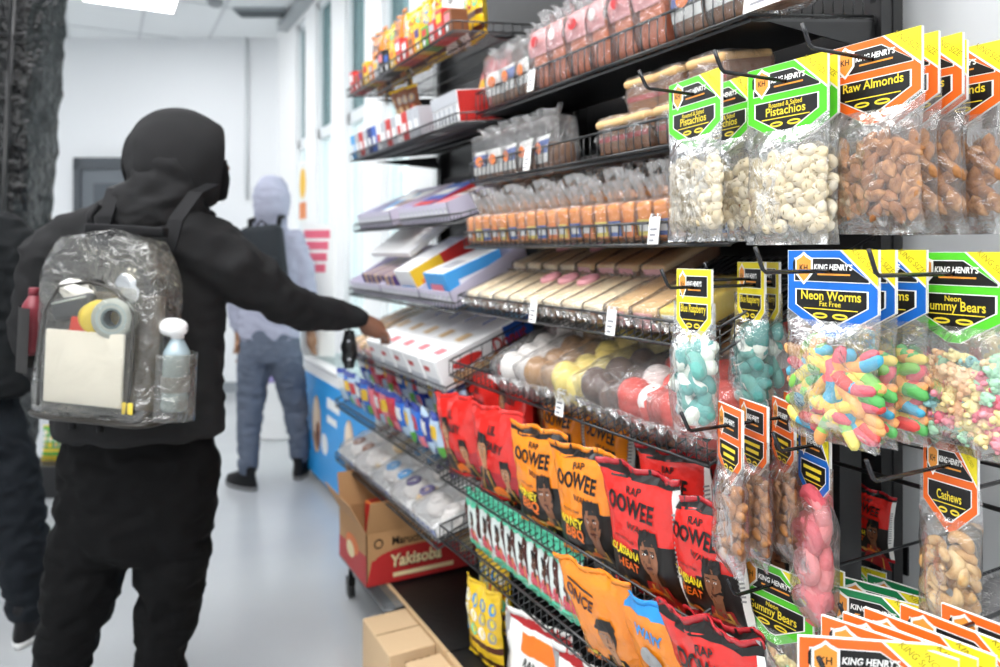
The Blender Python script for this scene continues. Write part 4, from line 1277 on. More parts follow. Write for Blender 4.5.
# fourth row
for Y, w, lb in ((2.97, .38, 'far'), (2.57, .38, 'middle'), (2.24, .26, 'near')):
    put('display_tray', 'lilac tray with small printed panels, the %s one beside the purple boxes' % lb, 'tray', shelf_mat(SH['4'], Y, .01), tray(w, .30, .055, .10, 'c_lilac'))
for k in range(3):
    put('snack_carton', 'purple striped box in the fourth far shelf, under a white lid', 'carton', shelf_mat(SH['4'], 2.98 - .125 * k, .16, .006), carton(.11, .25, .075, 'c_tan', 'c_tan', 'c_purple', [('t', .02, .32, 0, 1, 'c_purple'), ('t', .62, .95, 0, 1, 'c_purple'), ('f', .02, .32, 0, 1, 'c_purple'), ('f', .62, .95, 0, 1, 'c_purple')]), 'purple striped boxes')
put('box_lid', 'large white cardboard lid raised over the purple striped boxes', 'box lid', shelf_mat(SH['4'], 2.86, .27, .16) @ RX(.28), carton(.44, .30, .025, 'c_white', 'c_white', 'c_white'))
put('snack_carton', 'white box with a red and yellow end on the fourth far shelf', 'carton', shelf_mat(SH['4'], 2.52, .17, .006) @ RX(.12), carton(.16, .26, .12, 'c_white', 'c_white', 'c_yellow', [('s', 0, .5, 0, 1, 'c_yellow'), ('s', .5, 1, 0, 1, 'c_red'), ('s', .1, .45, .3, .6, 'c_orange'), ('f', .1, .9, .2, .5, 'c_sky')]))
put('snack_carton', 'sky blue box with white top at the near end of the fourth far shelf', 'carton', shelf_mat(SH['4'], 2.27, .15, .006), carton(.17, .22, .095, 'c_sky', 'c_white', 'c_sky', [('f', .2, .8, .35, .6, 'c_pink'), ('s', .2, .8, .3, .6, 'c_white'), ('t', .3, .8, .2, .5, 'c_grey')]))
# fifth row: white donut boxes lying end-on
def donut_box():
    m, cols = carton(.125, .36, .105, 'c_white', 'c_white', 'c_white', [('s', .70, 1, 0, 1, 'c_blue'), ('t', .70, 1, 0, 1, 'c_blue') if False else ('t', .0, 1, .86, 1, 'c_sky'), ('f', .15, .5, .6, .75, 'c_red'), ('f', .1, .9, .1, .4, 'c_grey'), ('t', .3, .7, .1, .2, 'c_pink'), ('t', .15, .5, .35, .5, 'c_tan')], r=.003)
    W, D, Hh = .125, .36, .105
    f = lambda k: (lambda a, b: Vector((W / 2 + .0022 + .0003 * k, a, b)))
    cols += ['c_tan', 'bun_white', 'sponge']
    n = len(cols)
    m.text('Donut', .062, f(2), .085, .060, cols.index('c_red'), sx=.8, bold=.02)
    m.disc(-.075, .062, .055, .016, f(1), cols.index('c_red'), 16, 1)
    m.text('Bakery', .022, f(3), -.075, .062, cols.index('c_white'), bold=.01) if False else None
    for i in range(5):
        m.disc(-.12 + .035 * i, .024, .022, .018, f(1 + i), n - 1, 14, 1)
        m.disc(-.12 + .035 * i, .026, .015, .012, f(2 + i), n - 3, 14, 1)
    return m, cols
db = donut_box()
dm = db[0].mesh('donut_box', db[1])
for k in range(5):
    o = link('donut_box', dm, None, shelf_mat(SH['5'], 2.17 + .135 * k, .185))
    if k: tag(o, 'white donut box further along its shelf, beyond the first donut box', 'box', 'white donut boxes')
    else: tag(o, 'white donut box nearest the camera, its printed side in full view', 'box')
for k in range(3):
    for r in range(2):
        pack('brownslab', k % 2, shelf_mat(SH['5'], 2.88 + .10 * k, .12 + .12 * r, .03 * r, yaw=rnd.uniform(-.3, .3)), 'brown pastry by the reaching hand', 'brown pastries by the reaching hand')
# sixth row: little candy bags
for k, h in (('b_blue', '2f6fd0'), ('b_pale', 'bcd4ea'), ('b_red', 'cf2f45'), ('b_navy', '2a3f95'), ('b_pink', 'e9808e')):
    mt(k, h, .25, bump=(50, .4, .004), spec=.7)
CB = {}
def candy_bag(c, seed):
    if (c, seed) in CB: return CB[(c, seed)]
    m = MB(); sv = Vector((seed * 3.3, seed, 0)); w, h, t = .085, .15, .035
    for s in (-1, 1):
        def fn(u, v):
            a = (2 * u - 1) * (1 if s < 0 else -1)
            pf = max(0, 1 - abs(a) ** 2.5) ** .6 * max(0, math.sin(math.pi * v)) ** .5
            return Vector((a * w / 2, s * t / 2 * pf + .007 * noise.noise(Vector((a * 4, v * 5, 0)) + sv), v * h))
        def zn(u, v):
            if v > .86 or v < .06: return 1
            if .45 < v < .75 and .15 < u < .85: return 2
            return 3 if v < .3 and u > .5 else 0
        m.grid(fn, 10, 16, zn)
    CB[(c, seed)] = m.mesh('candy_bag', [c, 'b_navy' if c != 'b_navy' else 'b_pale', ('label_white', 'c_yellow', 'label_red')[seed % 3], ('b_pale', 'c_green', 'b_pink')[seed % 3]])
    return CB[(c, seed)]
seq = ['b_pale', 'b_blue', 'b_pale', 'b_navy', 'b_blue', 'b_pink', 'b_red', 'b_pink', 'b_red', 'b_blue', 'b_pale', 'b_blue', 'b_navy', 'b_pale']
for r in range(2):
    for k in range(14):
        c = seq[(k + r * 3) % 14]
        nm = {'b_pale': 'pale blue', 'b_blue': 'blue', 'b_navy': 'navy', 'b_pink': 'pink', 'b_red': 'red'}[c]
        o = link('candy_bag', candy_bag(c, k % 3), None, shelf_mat(SH['6'], 3.15 - .077 * k, .05 + .11 * r, .0 + .05 * r, yaw=rnd.uniform(-.3, .3)) @ RX(-.1))
        tag(o, nm + ' candy bag on the far shelf under the donut boxes', 'candy bag', nm + ' candy bags')
# seventh row: white and silver trays
for k in range(5):
    t = thing('pastry_tray', 'white pastry tray with blue lip on the lowest far shelf', 'pastry tray', shelf_mat(SH['7'], 2.20 + .21 * k, .01), 'white pastry trays on the lowest far shelf')
    m, cols = tray(.195, .32, .05, .06, 'c_white')
    cols[1] = 'c_blue' if k % 2 == 0 else 'c_navy'
    m.build('tray_body', cols, t)
    b = MB(); q = random.Random(k)
    for i in range(4):
        b.ball((-.06 + .12 * (i % 2), .09 + .12 * (i // 2), .028), (.048, .05, .03), 12, q.choice((0, 0, 1)))
        b.tube([(-.06 + .12 * (i % 2) + .02 * math.cos(a), .09 + .12 * (i // 2) + .02 * math.sin(a), .054) for a in [j * math.pi / 6 for j in range(12)]], .010, 8, 2, closed=True)
    b.build('pastries', ['bun_white', 'pale_cake', ('bun_white', 'c_purple', 'c_sky', 'bun_white', 'c_brown')[k]], t)
    wrapper(.18, .30, .06, 60 + k, None, .005).build('wrapper', ['wrap_film', 'ruffle_film'], t, T(0, .16, .008))

# ------------------------------------------------------------------ low dolly, cartons
t = thing('wire_dolly', 'low wire dolly with black casters under the noodle carton', 'dolly', T(.885, 2.68, 0))
m = MB()
for k in range(10):
    m.tube([(-.036 + .008 * k, -.27, .172), (-.036 + .008 * k, .27, .172)], .002, 5)
for k in range(22):
    m.tube([(-.038, -.27 + .0257 * k, .168), (.038, -.27 + .0257 * k, .168)], .002, 5)
m.tube([(-.038, -.27, .170), (.038, -.27, .170), (.038, .27, .170), (-.038, .27, .170)], .005, 8, closed=True)
m.build('wire_top', mt('zinc_wire', '6a6d70', .3, metal=.7), t)
for x in (0.0,):
    for y in (-.25, .25):
        c = MB(); c.tube([(x, y, .165), (x, y, .06)], .008, 8); c.box(x - .014, x + .014, y - .02, y + .02, .05, .08)
        cb = c.build('caster', 'black_metal', t)
        MB().tube([(x - .011, y, .03), (x + .011, y, .03)], .0295, 16).build('wheel', 'black_metal', cb)

# open printed noodle carton resting on the dolly and the deck
W, D, Hh = .44, .34, .19
t = thing('noodle_carton', '', 'carton', T(1.06, 2.76, .180))
t['label'] = 'open brown noodle carton with a red printed front at the foot of the far bay'
m = MB()
m.box(-W / 2, W / 2, -D / 2, D / 2, 0, .004)
for b in ((-W / 2, W / 2, -D / 2, -D / 2 + .004), (-W / 2, W / 2, D / 2 - .004, D / 2), (-W / 2, -W / 2 + .004, -D / 2, D / 2), (W / 2 - .004, W / 2, -D / 2, D / 2)):
    m.box(b[0], b[1], b[2], b[3], 0, Hh)
f = lambda k: (lambda a, b: Vector((a, -D / 2 - .0005 - .0004 * k, b)))
m.patch([(-W / 2, 0), (W / 2, 0), (W / 2, .10), (-W / 2 + .02, .09)], f(0), 1, 4, 2)
m.disc(-.02, .085, .17, .04, f(1), 1, 20, 2)
m.text('Yakisoba', .062, f(3), -.03, .075, 3, sx=.9, shear=.1, bold=.03)
m.text('Yakisoba', .062, f(2), -.028, .073, 4, sx=.9, shear=.1, bold=.05)
m.text('Maruchan', .042, f(2), -.05, .148, 4, sx=.9, bold=.02)
m.disc(-.175, .148, .018, .018, f(1), 4, 14, 1); m.disc(-.175, .148, .012, .012, f(2), 0, 14, 1)
m.patch([(-.12, .018), (.12, .018), (.12, .034), (-.12, .034)], f(2), 3, 1, 1)
m.patch([(.15, .06), (.20, .06), (.20, .11), (.15, .11)], f(2), 3, 1, 1)
g = lambda k: (lambda a, b: Vector((-W / 2 - .0005 - .0004 * k, a, b)))
m.patch([(-D / 2, 0), (D / 2, 0), (D / 2, .08), (-D / 2, .11)], g(0), 1, 3, 2)
m.disc(.0, .10, .08, .035, g(1), 2, 16, 2); m.disc(.02, .075, .05, .03, g(2), 3, 14, 2)
m.build('carton_body', ['card_brown', mt('noodle_red', 'b8292a', .5), mt('noodle_orange', 'e2742e', .5), mt('noodle_cream', 'ecd9a8', .5), 'black_print'], t)
for (a, b, ang, ax) in (((-W / 2, W / 2), -D / 2, 1.1, 'f'), ((-W / 2, W / 2), D / 2, -.5, 'b')):
    fl = MB().box(-W / 2, W / 2, -.0015, .0015, 0, .13)
    fl.build('flap', 'card_brown', t, T(0, b, Hh) @ RX(.35 if ax == 'f' else -.25))
for s in (-1, 1):
    MB().box(-.0015, .0015, -D / 2, D / 2, 0, .12).build('flap', 'card_brown', t, T(s * W / 2, 0, Hh) @ RY(s * .5))
for k, (x, y) in enumerate(((-.12, -.06), (-.10, .06), (.02, -.05), (.05, .07), (.14, 0))):
    o = put('noodle_packet', 'red and orange noodle packet standing in the open noodle carton', 'noodle packet', T(1.06 + x, 2.76 + y, .186) @ RZ(.2 * k), carton(.09, .05, .235 - .01 * (k % 2), 'c_orange', 'c_red', 'c_red', [('f', .1, .9, .5, .9, 'c_red'), ('f', .2, .8, .2, .4, 'c_yellow')], .006), 'noodle packets')

def shipping_box(x0, x1, y0, y1, h, label, print_=True):
    t = thing('cardboard_box', label, 'cardboard box', T((x0 + x1) / 2, (y0 + y1) / 2, 0))
    w, d = x1 - x0, y1 - y0
    MB().rbox((0, 0, h / 2), (w, d, h), .003, 1, 0, sm=False).build('box_body', 'card_tan', t)
    m = MB().box(-w / 2 + .002, w / 2 - .002, -.0025, .0025, h, h + .0008, 0)
    m.build('flap_seam', 'card_seam', t)
    if print_:
        q = MB()
        for i in range(4):
            q.box(-w / 2 + .05 + .022 * i, -w / 2 + .066 + .022 * i, -d / 2 - .0006, -d / 2, h - .05, h - .032)
        q.build('print', 'card_seam', t)
mt('card_seam', '8a6c48', .7)
shipping_box(.765, .915, 2.14, 2.40, .17, 'closed tan cardboard box on the floor in front of the tan deck edge')
shipping_box(.80, .915, 1.80, 2.10, .16, 'second tan cardboard box nearer, mostly below the frame', False)

# ------------------------------------------------------------------ chest freezer with blue front beyond the shelving
x0, x1, y0, y1, hz = 1.135, 1.48, 3.34, 4.78, .70
t = thing('chest_freezer', 'blue-fronted chest freezer with white top beyond the shelving', 'freezer', T(x0, (y0 + y1) / 2, 0))
L = (y1 - y0) / 2
MB().rbox(((x1 - x0) / 2, 0, hz / 2 + .02), (x1 - x0, 2 * L, hz - .04), .015, 3, 0).build('freezer_body', 'white_gloss', t)
m = MB(); f = lambda k: (lambda a, b: Vector((-.0008 - .0005 * k, -a, b)))
m.patch([(-L + .02, .05), (L - .02, .05), (L - .02, hz - .06), (-L + .02, hz - .06)], f(0), 0, 1, 1)
for i, (a, s) in enumerate(((-.38, 1.), (.28, .9))):
    m.disc(a, .36, .10 * s, .17 * s, f(1), 1, 20, 1); m.disc(a - .02, .40, .07 * s, .11 * s, f(2), 2, 20, 1); m.disc(a + .03, .30, .05 * s, .08 * s, f(3), 3, 20, 1)
    m.disc(a + .18, .28, .07 * s, .06 * s, f(1), 4, 16, 1)
m.patch([(-.15, .5), (.1, .5), (.1, .56), (-.15, .56)], f(1), 4, 1, 1); m.patch([(-.15, .42), (.05, .42), (.05, .46), (-.15, .46)], f(1), 4, 1, 1)
m.build('graphic_panel', [mt('freezer_blue', '2b9de6', .35), mt('ice_tan', 'c9a27c', .5), mt('ice_cream', 'f0dcc4', .5), mt('ice_choc', '7a4a36', .5), mt('ice_white', 'f4f4f4', .5)], t)
MB().rbox(((x1 - x0) / 2, 0, hz + .012), (x1 - x0 + .02, 2 * L + .01, .03), .01, 2).build('rim', 'white_gloss', t)
for s in (-1, 1):
    MB().box(.05, x1 - x0 - .05, min(s * .02, s * (L - .06)), max(s * .02, s * (L - .06)), hz + .028, hz + .034).build('sliding_lid', 'clear_glass', t)
for x in (.05, x1 - x0 - .05):
    for s in (-1, 1):
        MB().tube([(x - .012, s * (L - .1), .02), (x + .012, s * (L - .1), .02)], .02, 12).build('foot_wheel', 'black_metal', t)
# advertising card on the freezer
t = thing('sign_card', 'white card with red print standing on the freezer', 'sign', T(1.19, 4.62, hz + .035) @ RZ(R(-40)))
m = MB().box(-.11, .11, -.004, .004, 0, .82)
for k in range(4):
    m.box(-.09, .05 + .01 * k, -.006, -.004, .52 + .07 * k, .57 + .07 * k, 1)
m.build('card_face', ['white_paper', mt('sign_pink', 'e26a80', .5)], t)
MB().box(-.06, .06, 0, .07, 0, .012).build('card_foot', 'white_paper', t)
# poster on the window
m = MB().box(-.004, 0, -.14, .14, -.26, .26)
f = lambda k: (lambda a, b: Vector((-.0045 - .0004 * k, -a, b)))
m.disc(0, .08, .11, .13, f(0), 1, 16, 1); m.patch([(-.12, -.22), (.12, -.22), (.12, -.08), (-.12, -.08)], f(0), 2, 1, 1)
py = yX(301, 1.50)
tag(m.build('window_poster', ['white_paper', mt('poster_yellow', 'f0c040', .6), mt('poster_orange', 'e58a50', .6)], None, T(XW - .002, py, EYE + .50)), 'yellow and orange poster on the wall by the windows', 'poster')
# small white bin beyond the far shopper
t = thing('waste_bin', 'white bin on the floor beyond the far shopper', 'bin', frompix(276, 252, 5.6) @ T(0, 0, -EYE))
MB().ell([(0, 0, 0, .13, .11), (0, 0, .02, .135, .115), (0, 0, .42, .16, .14), (0, 0, .43, .165, .145)], 20, 0, p=4).build('bin_body', 'white_gloss', t)
MB().ell([(0, 0, .43, .168, .148), (0, 0, .45, .165, .145), (0, 0, .49, .10, .09)], 20, 0, p=4).build('bin_lid', mt('lid_violet', '8f84b8', .5), t)

# ------------------------------------------------------------------ plastic-wrapped dark stack on the left and a green bag at its foot
c = at(0, 252, 3.7); c.z = 0
t = thing('wrapped_rack', 'tall black rack bundled in shiny plastic wrap at the left edge', 'rack', T(c) @ CAMYAW)
m = MB(); rs = []
for k in range(60):
    z = .02 + 2.9 * k / 59
    ring = []
    for j in range(40):
        a = 2 * math.pi * j / 40
        ca, sa = math.cos(a), math.sin(a)
        rx = .075 + .030 * z; ry = .16
        n = noise.noise(Vector((ca * 3, sa * 3 + z * 1.1, z * 6.0))) * .018 + noise.noise(Vector((ca * 9, sa * 9, z * 17))) * .018
        e = .5
        ring.append(((rx + n) * math.copysign(abs(ca) ** e, ca) + .045 * z, (ry + n) * math.copysign(abs(sa) ** e, sa), z))
    rs.append(ring)
m.rings(rs)
m.build('plastic_wrap', mt('shrink_wrap', '0c0d0f', .27, bump=(20, 1.0, .04), spec=.5, var=(5, '050506')), t)
b = MB()
for k in range(9):
    b.tube([(-.08 + .015 * k, -.19, .3 + .3 * k), (.09 + .022 * k, -.19, .3 + .3 * k)], .008, 6)
for x in (-.06, .06):
    b.tube([(x, -.195, 0), (x + .15, -.195, 2.9)], .011, 8)
b.build('rack_wire', 'black_metal', t)
a_, b_, c_ = chip_bag('yellow', 33)
g_ = a_.copy()
for i, k in enumerate(('c_green', 'c_green', 'c_black', 'skin_brown', 'c_red', 'c_yellow', 'c_green', 'c_tan', 'c_white', 'c_green', 'c_green', 'c_white', 'c_yellow', 'c_yellow')):
    g_.materials[i] = mt(k)
p = at(49, 252, 4.3); p.z = .0
t = thing('snack_carton', 'dark carton on the floor behind the left shopper', 'carton', T(p) @ CAMYAW)
MB().rbox((0, 0, .09), (.26, .2, .18), .004, 1, 0, sm=False).build('carton_body', 'c_black', t)
t = thing('chip_bag', 'bright green chip bag behind the left shopper', 'chip bag', T(p) @ CAMYAW @ T(.03, 0, .182) @ RX(-.1) @ SCL(.75))
link('foil_pouch', g_, t); link('top_seal', b_, t); link('bottom_seal', c_, t)
# ------------------------------------------------------------------ people
for k, h, r in (('cloth_black', '131314', .85), ('cloth_hoodie', '262627', .9), ('trouser_black', '0b0b0c', .85), ('shoe_black', '1a1a1c', .6), ('lavender', 'a6a9bb', .9), ('slate_jean', '5e6675', .9),
                ('jacket_dark', '17191b', .8), ('navy_jog', '191d22', .85), ('pack_dark', '2c3034', .7), ('mask_black', '0e0e0f', .8), ('strap_black', '161618', .6)):
    mt(k, h, r, bump=(240, .25, .003), spec=.15)
mt('skin', '7d5440', .5, sub=.1); mt('skin_far', '9c7458', .5, sub=.1); mt('sole_grey', '6a6b6d', .6); mt('sole_pale', 'c9cac9', .6)

def limb(m, pts, radii, n=14):
    "a tapering limb with rounded ends"
    P = [Vector(p) for p in pts]
    a = (P[0] - P[1]).normalized(); b = (P[-1] - P[-2]).normalized()
    pts2 = [P[0] + a * radii[0] * .9, P[0] + a * radii[0] * .55] + P + [P[-1] + b * radii[-1] * .55, P[-1] + b * radii[-1] * .9]
    rr = [radii[0] * .35, radii[0] * .82] + list(radii) + [radii[-1] * .82, radii[-1] * .35]
    m.tube(pts2, rr, n)
    return m

def hand(m, w, dirn, up, side, curl=.5, s=1.0):
    "palm, four unequal bent fingers and a thumb growing from the wrist w"
    w = Vector(w); f = Vector(dirn).normalized(); u = Vector(up); u = (u - f * u.dot(f)).normalized(); v = f.cross(u) * side
    limb(m, [w - f * .03, w + f * .02, w + f * .06 * s, w + f * .085 * s], [.026 * s, .030 * s, .036 * s, .034 * s], 10)
    for k, (o, L) in enumerate(((-.030, .070), (-.010, .080), (.010, .075), (.029, .060))):
        b = w + f * .085 * s + v * o * s
        p1 = b + f * L * .45 * s; p2 = p1 + (f * math.cos(curl) - u * math.sin(curl)) * L * .33 * s; p3 = p2 + (f * math.cos(curl * 2) - u * math.sin(curl * 2)) * L * .28 * s
        m.tube([b - f * .02, b, p1, p2, p3], [.0095 * s, .0095 * s, .009 * s, .0085 * s, .006 * s], 8)
    b = w + f * .03 * s - v * .034 * s
    p1 = b + (f * .6 - v * .6 - u * .2) * .045 * s
    m.tube([b, p1, p1 + (f * .9 - v * .15 - u * .3) * .034 * s], [.012 * s, .011 * s, .008 * s], 8)

def head(m, c, yaw, s=1.0):
    "skull, jaw, nose, ears and neck of a head looking along yaw (0 = away from the lens, clockwise positive)"
    M = T(c) @ RZ(-yaw) @ SCL(s)
    q = lambda p: M @ Vector(p)
    m.ell([(0, 0, z, rx, ry) for z, rx, ry in ((-.115, .005, .005), (-.105, .045, .05), (-.06, .062, .075), (0, .074, .094), (.05, .076, .098), (.09, .06, .078), (.112, .03, .04), (.118, .004, .004))], 18, 0, M)
    m.ball((0, .03, -.085), (.042, .052, .038), 12, 0, M)
    m.tube([q((0, .085, .02)), q((0, .108, -.022)), q((0, .09, -.032))], [.010, .016, .012], 8)
    for s_ in (-1, 1):
        m.ball((s_ * .076, -.01, 0), (.010, .022, .032), 8, 0, M)
        m.ball((s_ * .032, .083, .028), (.018, .012, .008), 8, 0, M)
    m.tube([q((-.025, .09, -.062)), q((0, .097, -.062)), q((.025, .09, -.062))], [.008, .010, .008], 8)
    limb(m, [q((0, -.02, -.08)), q((0, -.03, -.20))], [.056, .062])
    return M

def eyes(M, parent, lab=None):
    for s in (-1, 1):
        e = MB().ball((s * .032, .088, .012), (.012, .008, .009), 10, 0, M).ball((s * .032, .0945, .012), (.005, .003, .005), 8, 1, M)
        e.build('eye', ['ink_white', 'black_print'], parent)

def sneaker(ankle, ang, name_mat, sole, parent, s=1.0, pitch=0.0):
    M = T(ankle) @ RZ(ang) @ RX(pitch)
    m = MB()
    m.ell([(0, .06, .012, .045, .135), (0, .06, .03, .047, .138), (0, .055, .06, .042, .125), (0, .02, .09, .038, .075), (0, -.01, .12, .04, .05), (0, -.01, .14, .038, .045)], 20, 0, M @ SCL(s))
    o = m.build('shoe', name_mat, parent)
    b = MB().ell([(0, .06, 0, .046, .138), (0, .06, .022, .049, .142), (0, .06, .026, .04, .13)], 22, 0, M @ SCL(s))
    b.build('sole', sole, o)

# ---- the shopper in black reaching for the shelf (local x = right, y = away from the lens)
t = thing('person', 'person seen from behind in a black hoodie with hood up, reaching to the shelf', 'person', frompix(140, 252, 2.2) @ T(0, 0, -EYE))
body = MB()
HM = head(body, (.128, .035, 1.655), R(56))
body.ell([(0, 0, .80, .17, .11), (0, 0, .95, .175, .115), (0, 0, 1.15, .17, .11), (0, 0, 1.35, .20, .115), (.01, 0, 1.46, .17, .09), (.05, .01, 1.53, .07, .07)], 20)
limb(body, [(.18, -.02, 1.40), (.245, -.02, 1.36), (.31, .02, 1.312), (.366, .1, 1.242), (.427, .22, 1.19), (.495, .35, 1.166), (.545, .43, 1.155)], [.06, .058, .054, .05, .043, .035, .029])
limb(body, [(-.18, 0, 1.40), (-.27, .0, 1.33), (-.30, .03, 1.15), (-.29, .10, .98), (-.25, .22, .93)], [.06, .058, .048, .04, .03])
hand(body, (.555, .445, 1.148), (.72, .42, -.55), (0, .2, 1), 1, .6)
hand(body, (-.245, .24, .925), (.45, .8, -.2), (0, 0, 1), -1, .7)
for s, pts in ((-1, [(-.10, 0, .82), (-.15, 0, .5), (-.20, 0, .28), (-.25, 0, .08)]), (1, [(.09, 0, .82), (.095, 0, .5), (.075, 0, .28), (.055, 0, .08)])):
    limb(body, pts, [.085, .065, .05, .04])
merged(body, 'body', 'skin', t, .0065, 3)
eyes(HM, t)
hd = MB()
hd.ell([(0, 0, .845, .225, .145), (0, 0, .86, .246, .162), (0, 0, .90, .244, .160), (0, 0, 1.05, .236, .155), (0, 0, 1.22, .245, .155), (.0, 0, 1.34, .265, .145), (.01, 0, 1.43, .255, .125), (.02, .0, 1.50, .18, .105), (.045, .01, 1.55, .125, .105)], 26)
limb(hd, [(.13, -.02, 1.40), (.21, -.02, 1.375), (.275, -.01, 1.335), (.325, .05, 1.288), (.376, .11, 1.237), (.43, .22, 1.188), (.495, .35, 1.166), (.55, .435, 1.15)], [.112, .108, .096, .083, .072, .062, .052, .044])
limb(hd, [(-.16, 0, 1.405), (-.245, .0, 1.36), (-.30, .02, 1.20), (-.31, .04, 1.1), (-.295, .10, .98), (-.25, .21, .93)], [.105, .10, .088, .08, .068, .048])
merged(hd, 'hoodie', 'cloth_hoodie', t, .011, 5, fold=.011, fscale=6.5, seed=3)
hood = MB()
H0 = T(.118, .02, 1.638) @ RZ(R(-58))
rs = []
for i in range(22):
    a = -.25 + 2.55 * i / 21                     # from behind the neck over the crown to the brow
    rs.append(a)
# shell of the hood: a bonnet open towards the face
def bonnet(u, v):
    th = (u - .5) * 2 * 2.85                     # around the face axis, from chin side to chin side
    ph = v * 2.28                                 # 0 at the back of the head, opening at the face
    r = Vector((.120, .150, .142))
    p = Vector((math.sin(ph) * math.sin(th) * r.x, -math.cos(ph) * r.y, math.sin(ph) * math.cos(th) * r.z))
    n = noise.noise(Vector((p.x * 14, p.y * 14, p.z * 9)))
    n2 = noise.noise(Vector((p.x * 26 + 3, p.y * 12, p.z * 30)))
    p *= 1 + .07 * n + .022 * n2 + .025 * math.exp(-(th / .16) ** 2)
    if p.z > 0: p.z += .012 * math.sin(ph)
    if p.z < 0:
        p.y -= .02 * (-p.z / .14)
    p.z += .012 * max(0, -p.y / .15)
    return p
hood.grid(bonnet, 44, 22, 0, True, False)
hc = hood.build('hood', 'cloth_hoodie', t, H0)
sl = hc.modifiers.new('thickness', 'SOLIDIFY'); sl.thickness = .010; sl.offset = 1
sb = hc.modifiers.new('smooth', 'SUBSURF'); sb.levels = 1; sb.render_levels = 1
drape = MB()
drape.ell([(.05, .0, 1.49, .17, .11), (.06, -.005, 1.53, .135, .118), (.085, -.01, 1.58, .112, .115), (.10, -.012, 1.63, .100, .108), (.10, -.01, 1.67, .07, .08)], 24)
drape.ell([(.03, -.085, 1.40, .06, .02), (.04, -.095, 1.45, .10, .035), (.055, -.09, 1.51, .115, .045), (.075, -.07, 1.57, .10, .05), (.085, -.05, 1.60, .05, .03)], 20)
merged(drape, 'hood_collar', 'cloth_hoodie', hc, .010, 4, fold=.012, fscale=9, seed=8, M=H0.inverted())
mk = MB()
mk.grid(lambda u, v: Vector((math.sin((u - .5) * 2.7) * .078, math.cos((u - .5) * 2.7) * .100 + .020 * math.exp(-((u - .5) * 5) ** 2) * (1 - abs(v - .45)), -.125 + .115 * v + .018 * math.exp(-((u - .5) * 6) ** 2))), 20, 8)
mo = mk.build('face_mask', 'mask_black', t, HM)
sl = mo.modifiers.new('thickness', 'SOLIDIFY'); sl.thickness = .004; sl.offset = 1
tr = MB()
tr.ell([(0, 0, .50, .165, .115), (0, 0, .56, .205, .14), (0, 0, .66, .225, .152), (0, 0, .78, .228, .15), (0, 0, .84, .205, .135), (0, 0, .93, .18, .12), (0, 0, .95, .17, .11)], 24)
limb(tr, [(-.115, 0, .66), (-.14, 0, .52), (-.165, 0, .42), (-.195, .0, .30), (-.225, 0, .19), (-.25, 0, .10)], [.118, .116, .108, .092, .078, .074])
limb(tr, [(.105, 0, .66), (.10, 0, .52), (.09, 0, .42), (.078, .0, .30), (.065, 0, .19), (.055, 0, .10)], [.112, .105, .098, .084, .07, .068])
merged(tr, 'trousers', 'trouser_black', t, .011, 5, fold=.013, fscale=7, seed=5)
sneaker((-.255, 0, .0), R(8), 'shoe_black', 'sole_grey', t)
sneaker((.055, 0, .0), R(-4), 'shoe_black', 'sole_grey', t)

# ---- clear backpack on the shopper's back
film('pocket_vinyl', 'f6f4ee', gloss=0.04, haze=0.02, scale=14, bump=.6, rough=.1, edge=.6, dist=.02)
film('pack_vinyl', 'dcd8cc', gloss=0.10, haze=0.04, scale=16, bump=1.0, rough=0.10, edge=0.85, dist=.03)
mt('piping', '26221c', .4); mt('folder_cream', 'efece4', .5); mt('tape_grey', 'aeb6b4', .35); mt('tape_core', '5d7078', .5); mt('tape_yellow', 'e8cf4a', .4); mt('pouch_grey', '3f4246', .5); mt('item_red', 'd3402e', .4)
mt('water_blue', 'a9bcc4', .15, spec=.8); mt('bottle_cap', 'f2f2f2', .3); mt('bottle_maroon', '7a2a35', .35)
PM = frompix(110, 323, 1.97) @ RZ(R(-11)) @ RY(R(3))
pk = thing('backpack', 'clear plastic backpack with black trim worn by the hooded shopper', 'backpack', PM @ T(0, 0, -.24))
PW, PH, PD = .365, .46, .16
def packshell(u, v):
    a = 2 * math.pi * u
    c, s = math.cos(a), math.sin(a)
    e = .45
    x = math.copysign(abs(c) ** e, c); y = math.copysign(abs(s) ** e, s)
    w = PW / 2 * (1 - .30 * max(0, (v - .68) / .32) ** 2.0)
    d = PD / 2 * (1 - .25 * v)
    n = noise.noise(Vector((x * 1.5, y * 1.5, v * 3))) * .012
    return Vector((x * (w + n), y * (d + n), v * PH))
sh = MB(); sh.grid(packshell, 48, 30, 0, True, True)
b0 = len(sh.v); top = [packshell(i / 48, 1) for i in range(48)]; bot = [packshell(i / 48, 0) for i in range(48)]
sh.add(top + [Vector((0, 0, PH + .03))], [(i, (i + 1) % 48, 48) for i in range(48)], 0, True)
sh.add(bot + [Vector((0, 0, -.004))], [((i + 1) % 48, i, 48) for i in range(48)], 0, True)
sh.build('clear_shell', 'pack_vinyl', pk)
pp = MB()
pp.tube([packshell(i / 48, .0) for i in range(48)], .007, 6, closed=True)
ff = lambda x, z: (x + .03, -PD / 2 * (1 - .25 * z / PH) - .012, z)
pp.tube([ff(-.155, .03), ff(-.162, .15), ff(-.155, .27), ff(-.12, .335), ff(-.03, .352), ff(.04, .335), ff(.095, .28), ff(.105, .15), ff(.10, .03)], .005, 6)
pp.build('piping', 'piping', pk)
MB().rbox((.02, .02, PH + .025), (.235, .03, .028), .006, 2).tube([(-.085, .02, PH + .03), (-.10, .03, PH + .06), (-.09, .05, PH + .09)], .010, 8).build('top_bar', 'strap_black', pk)
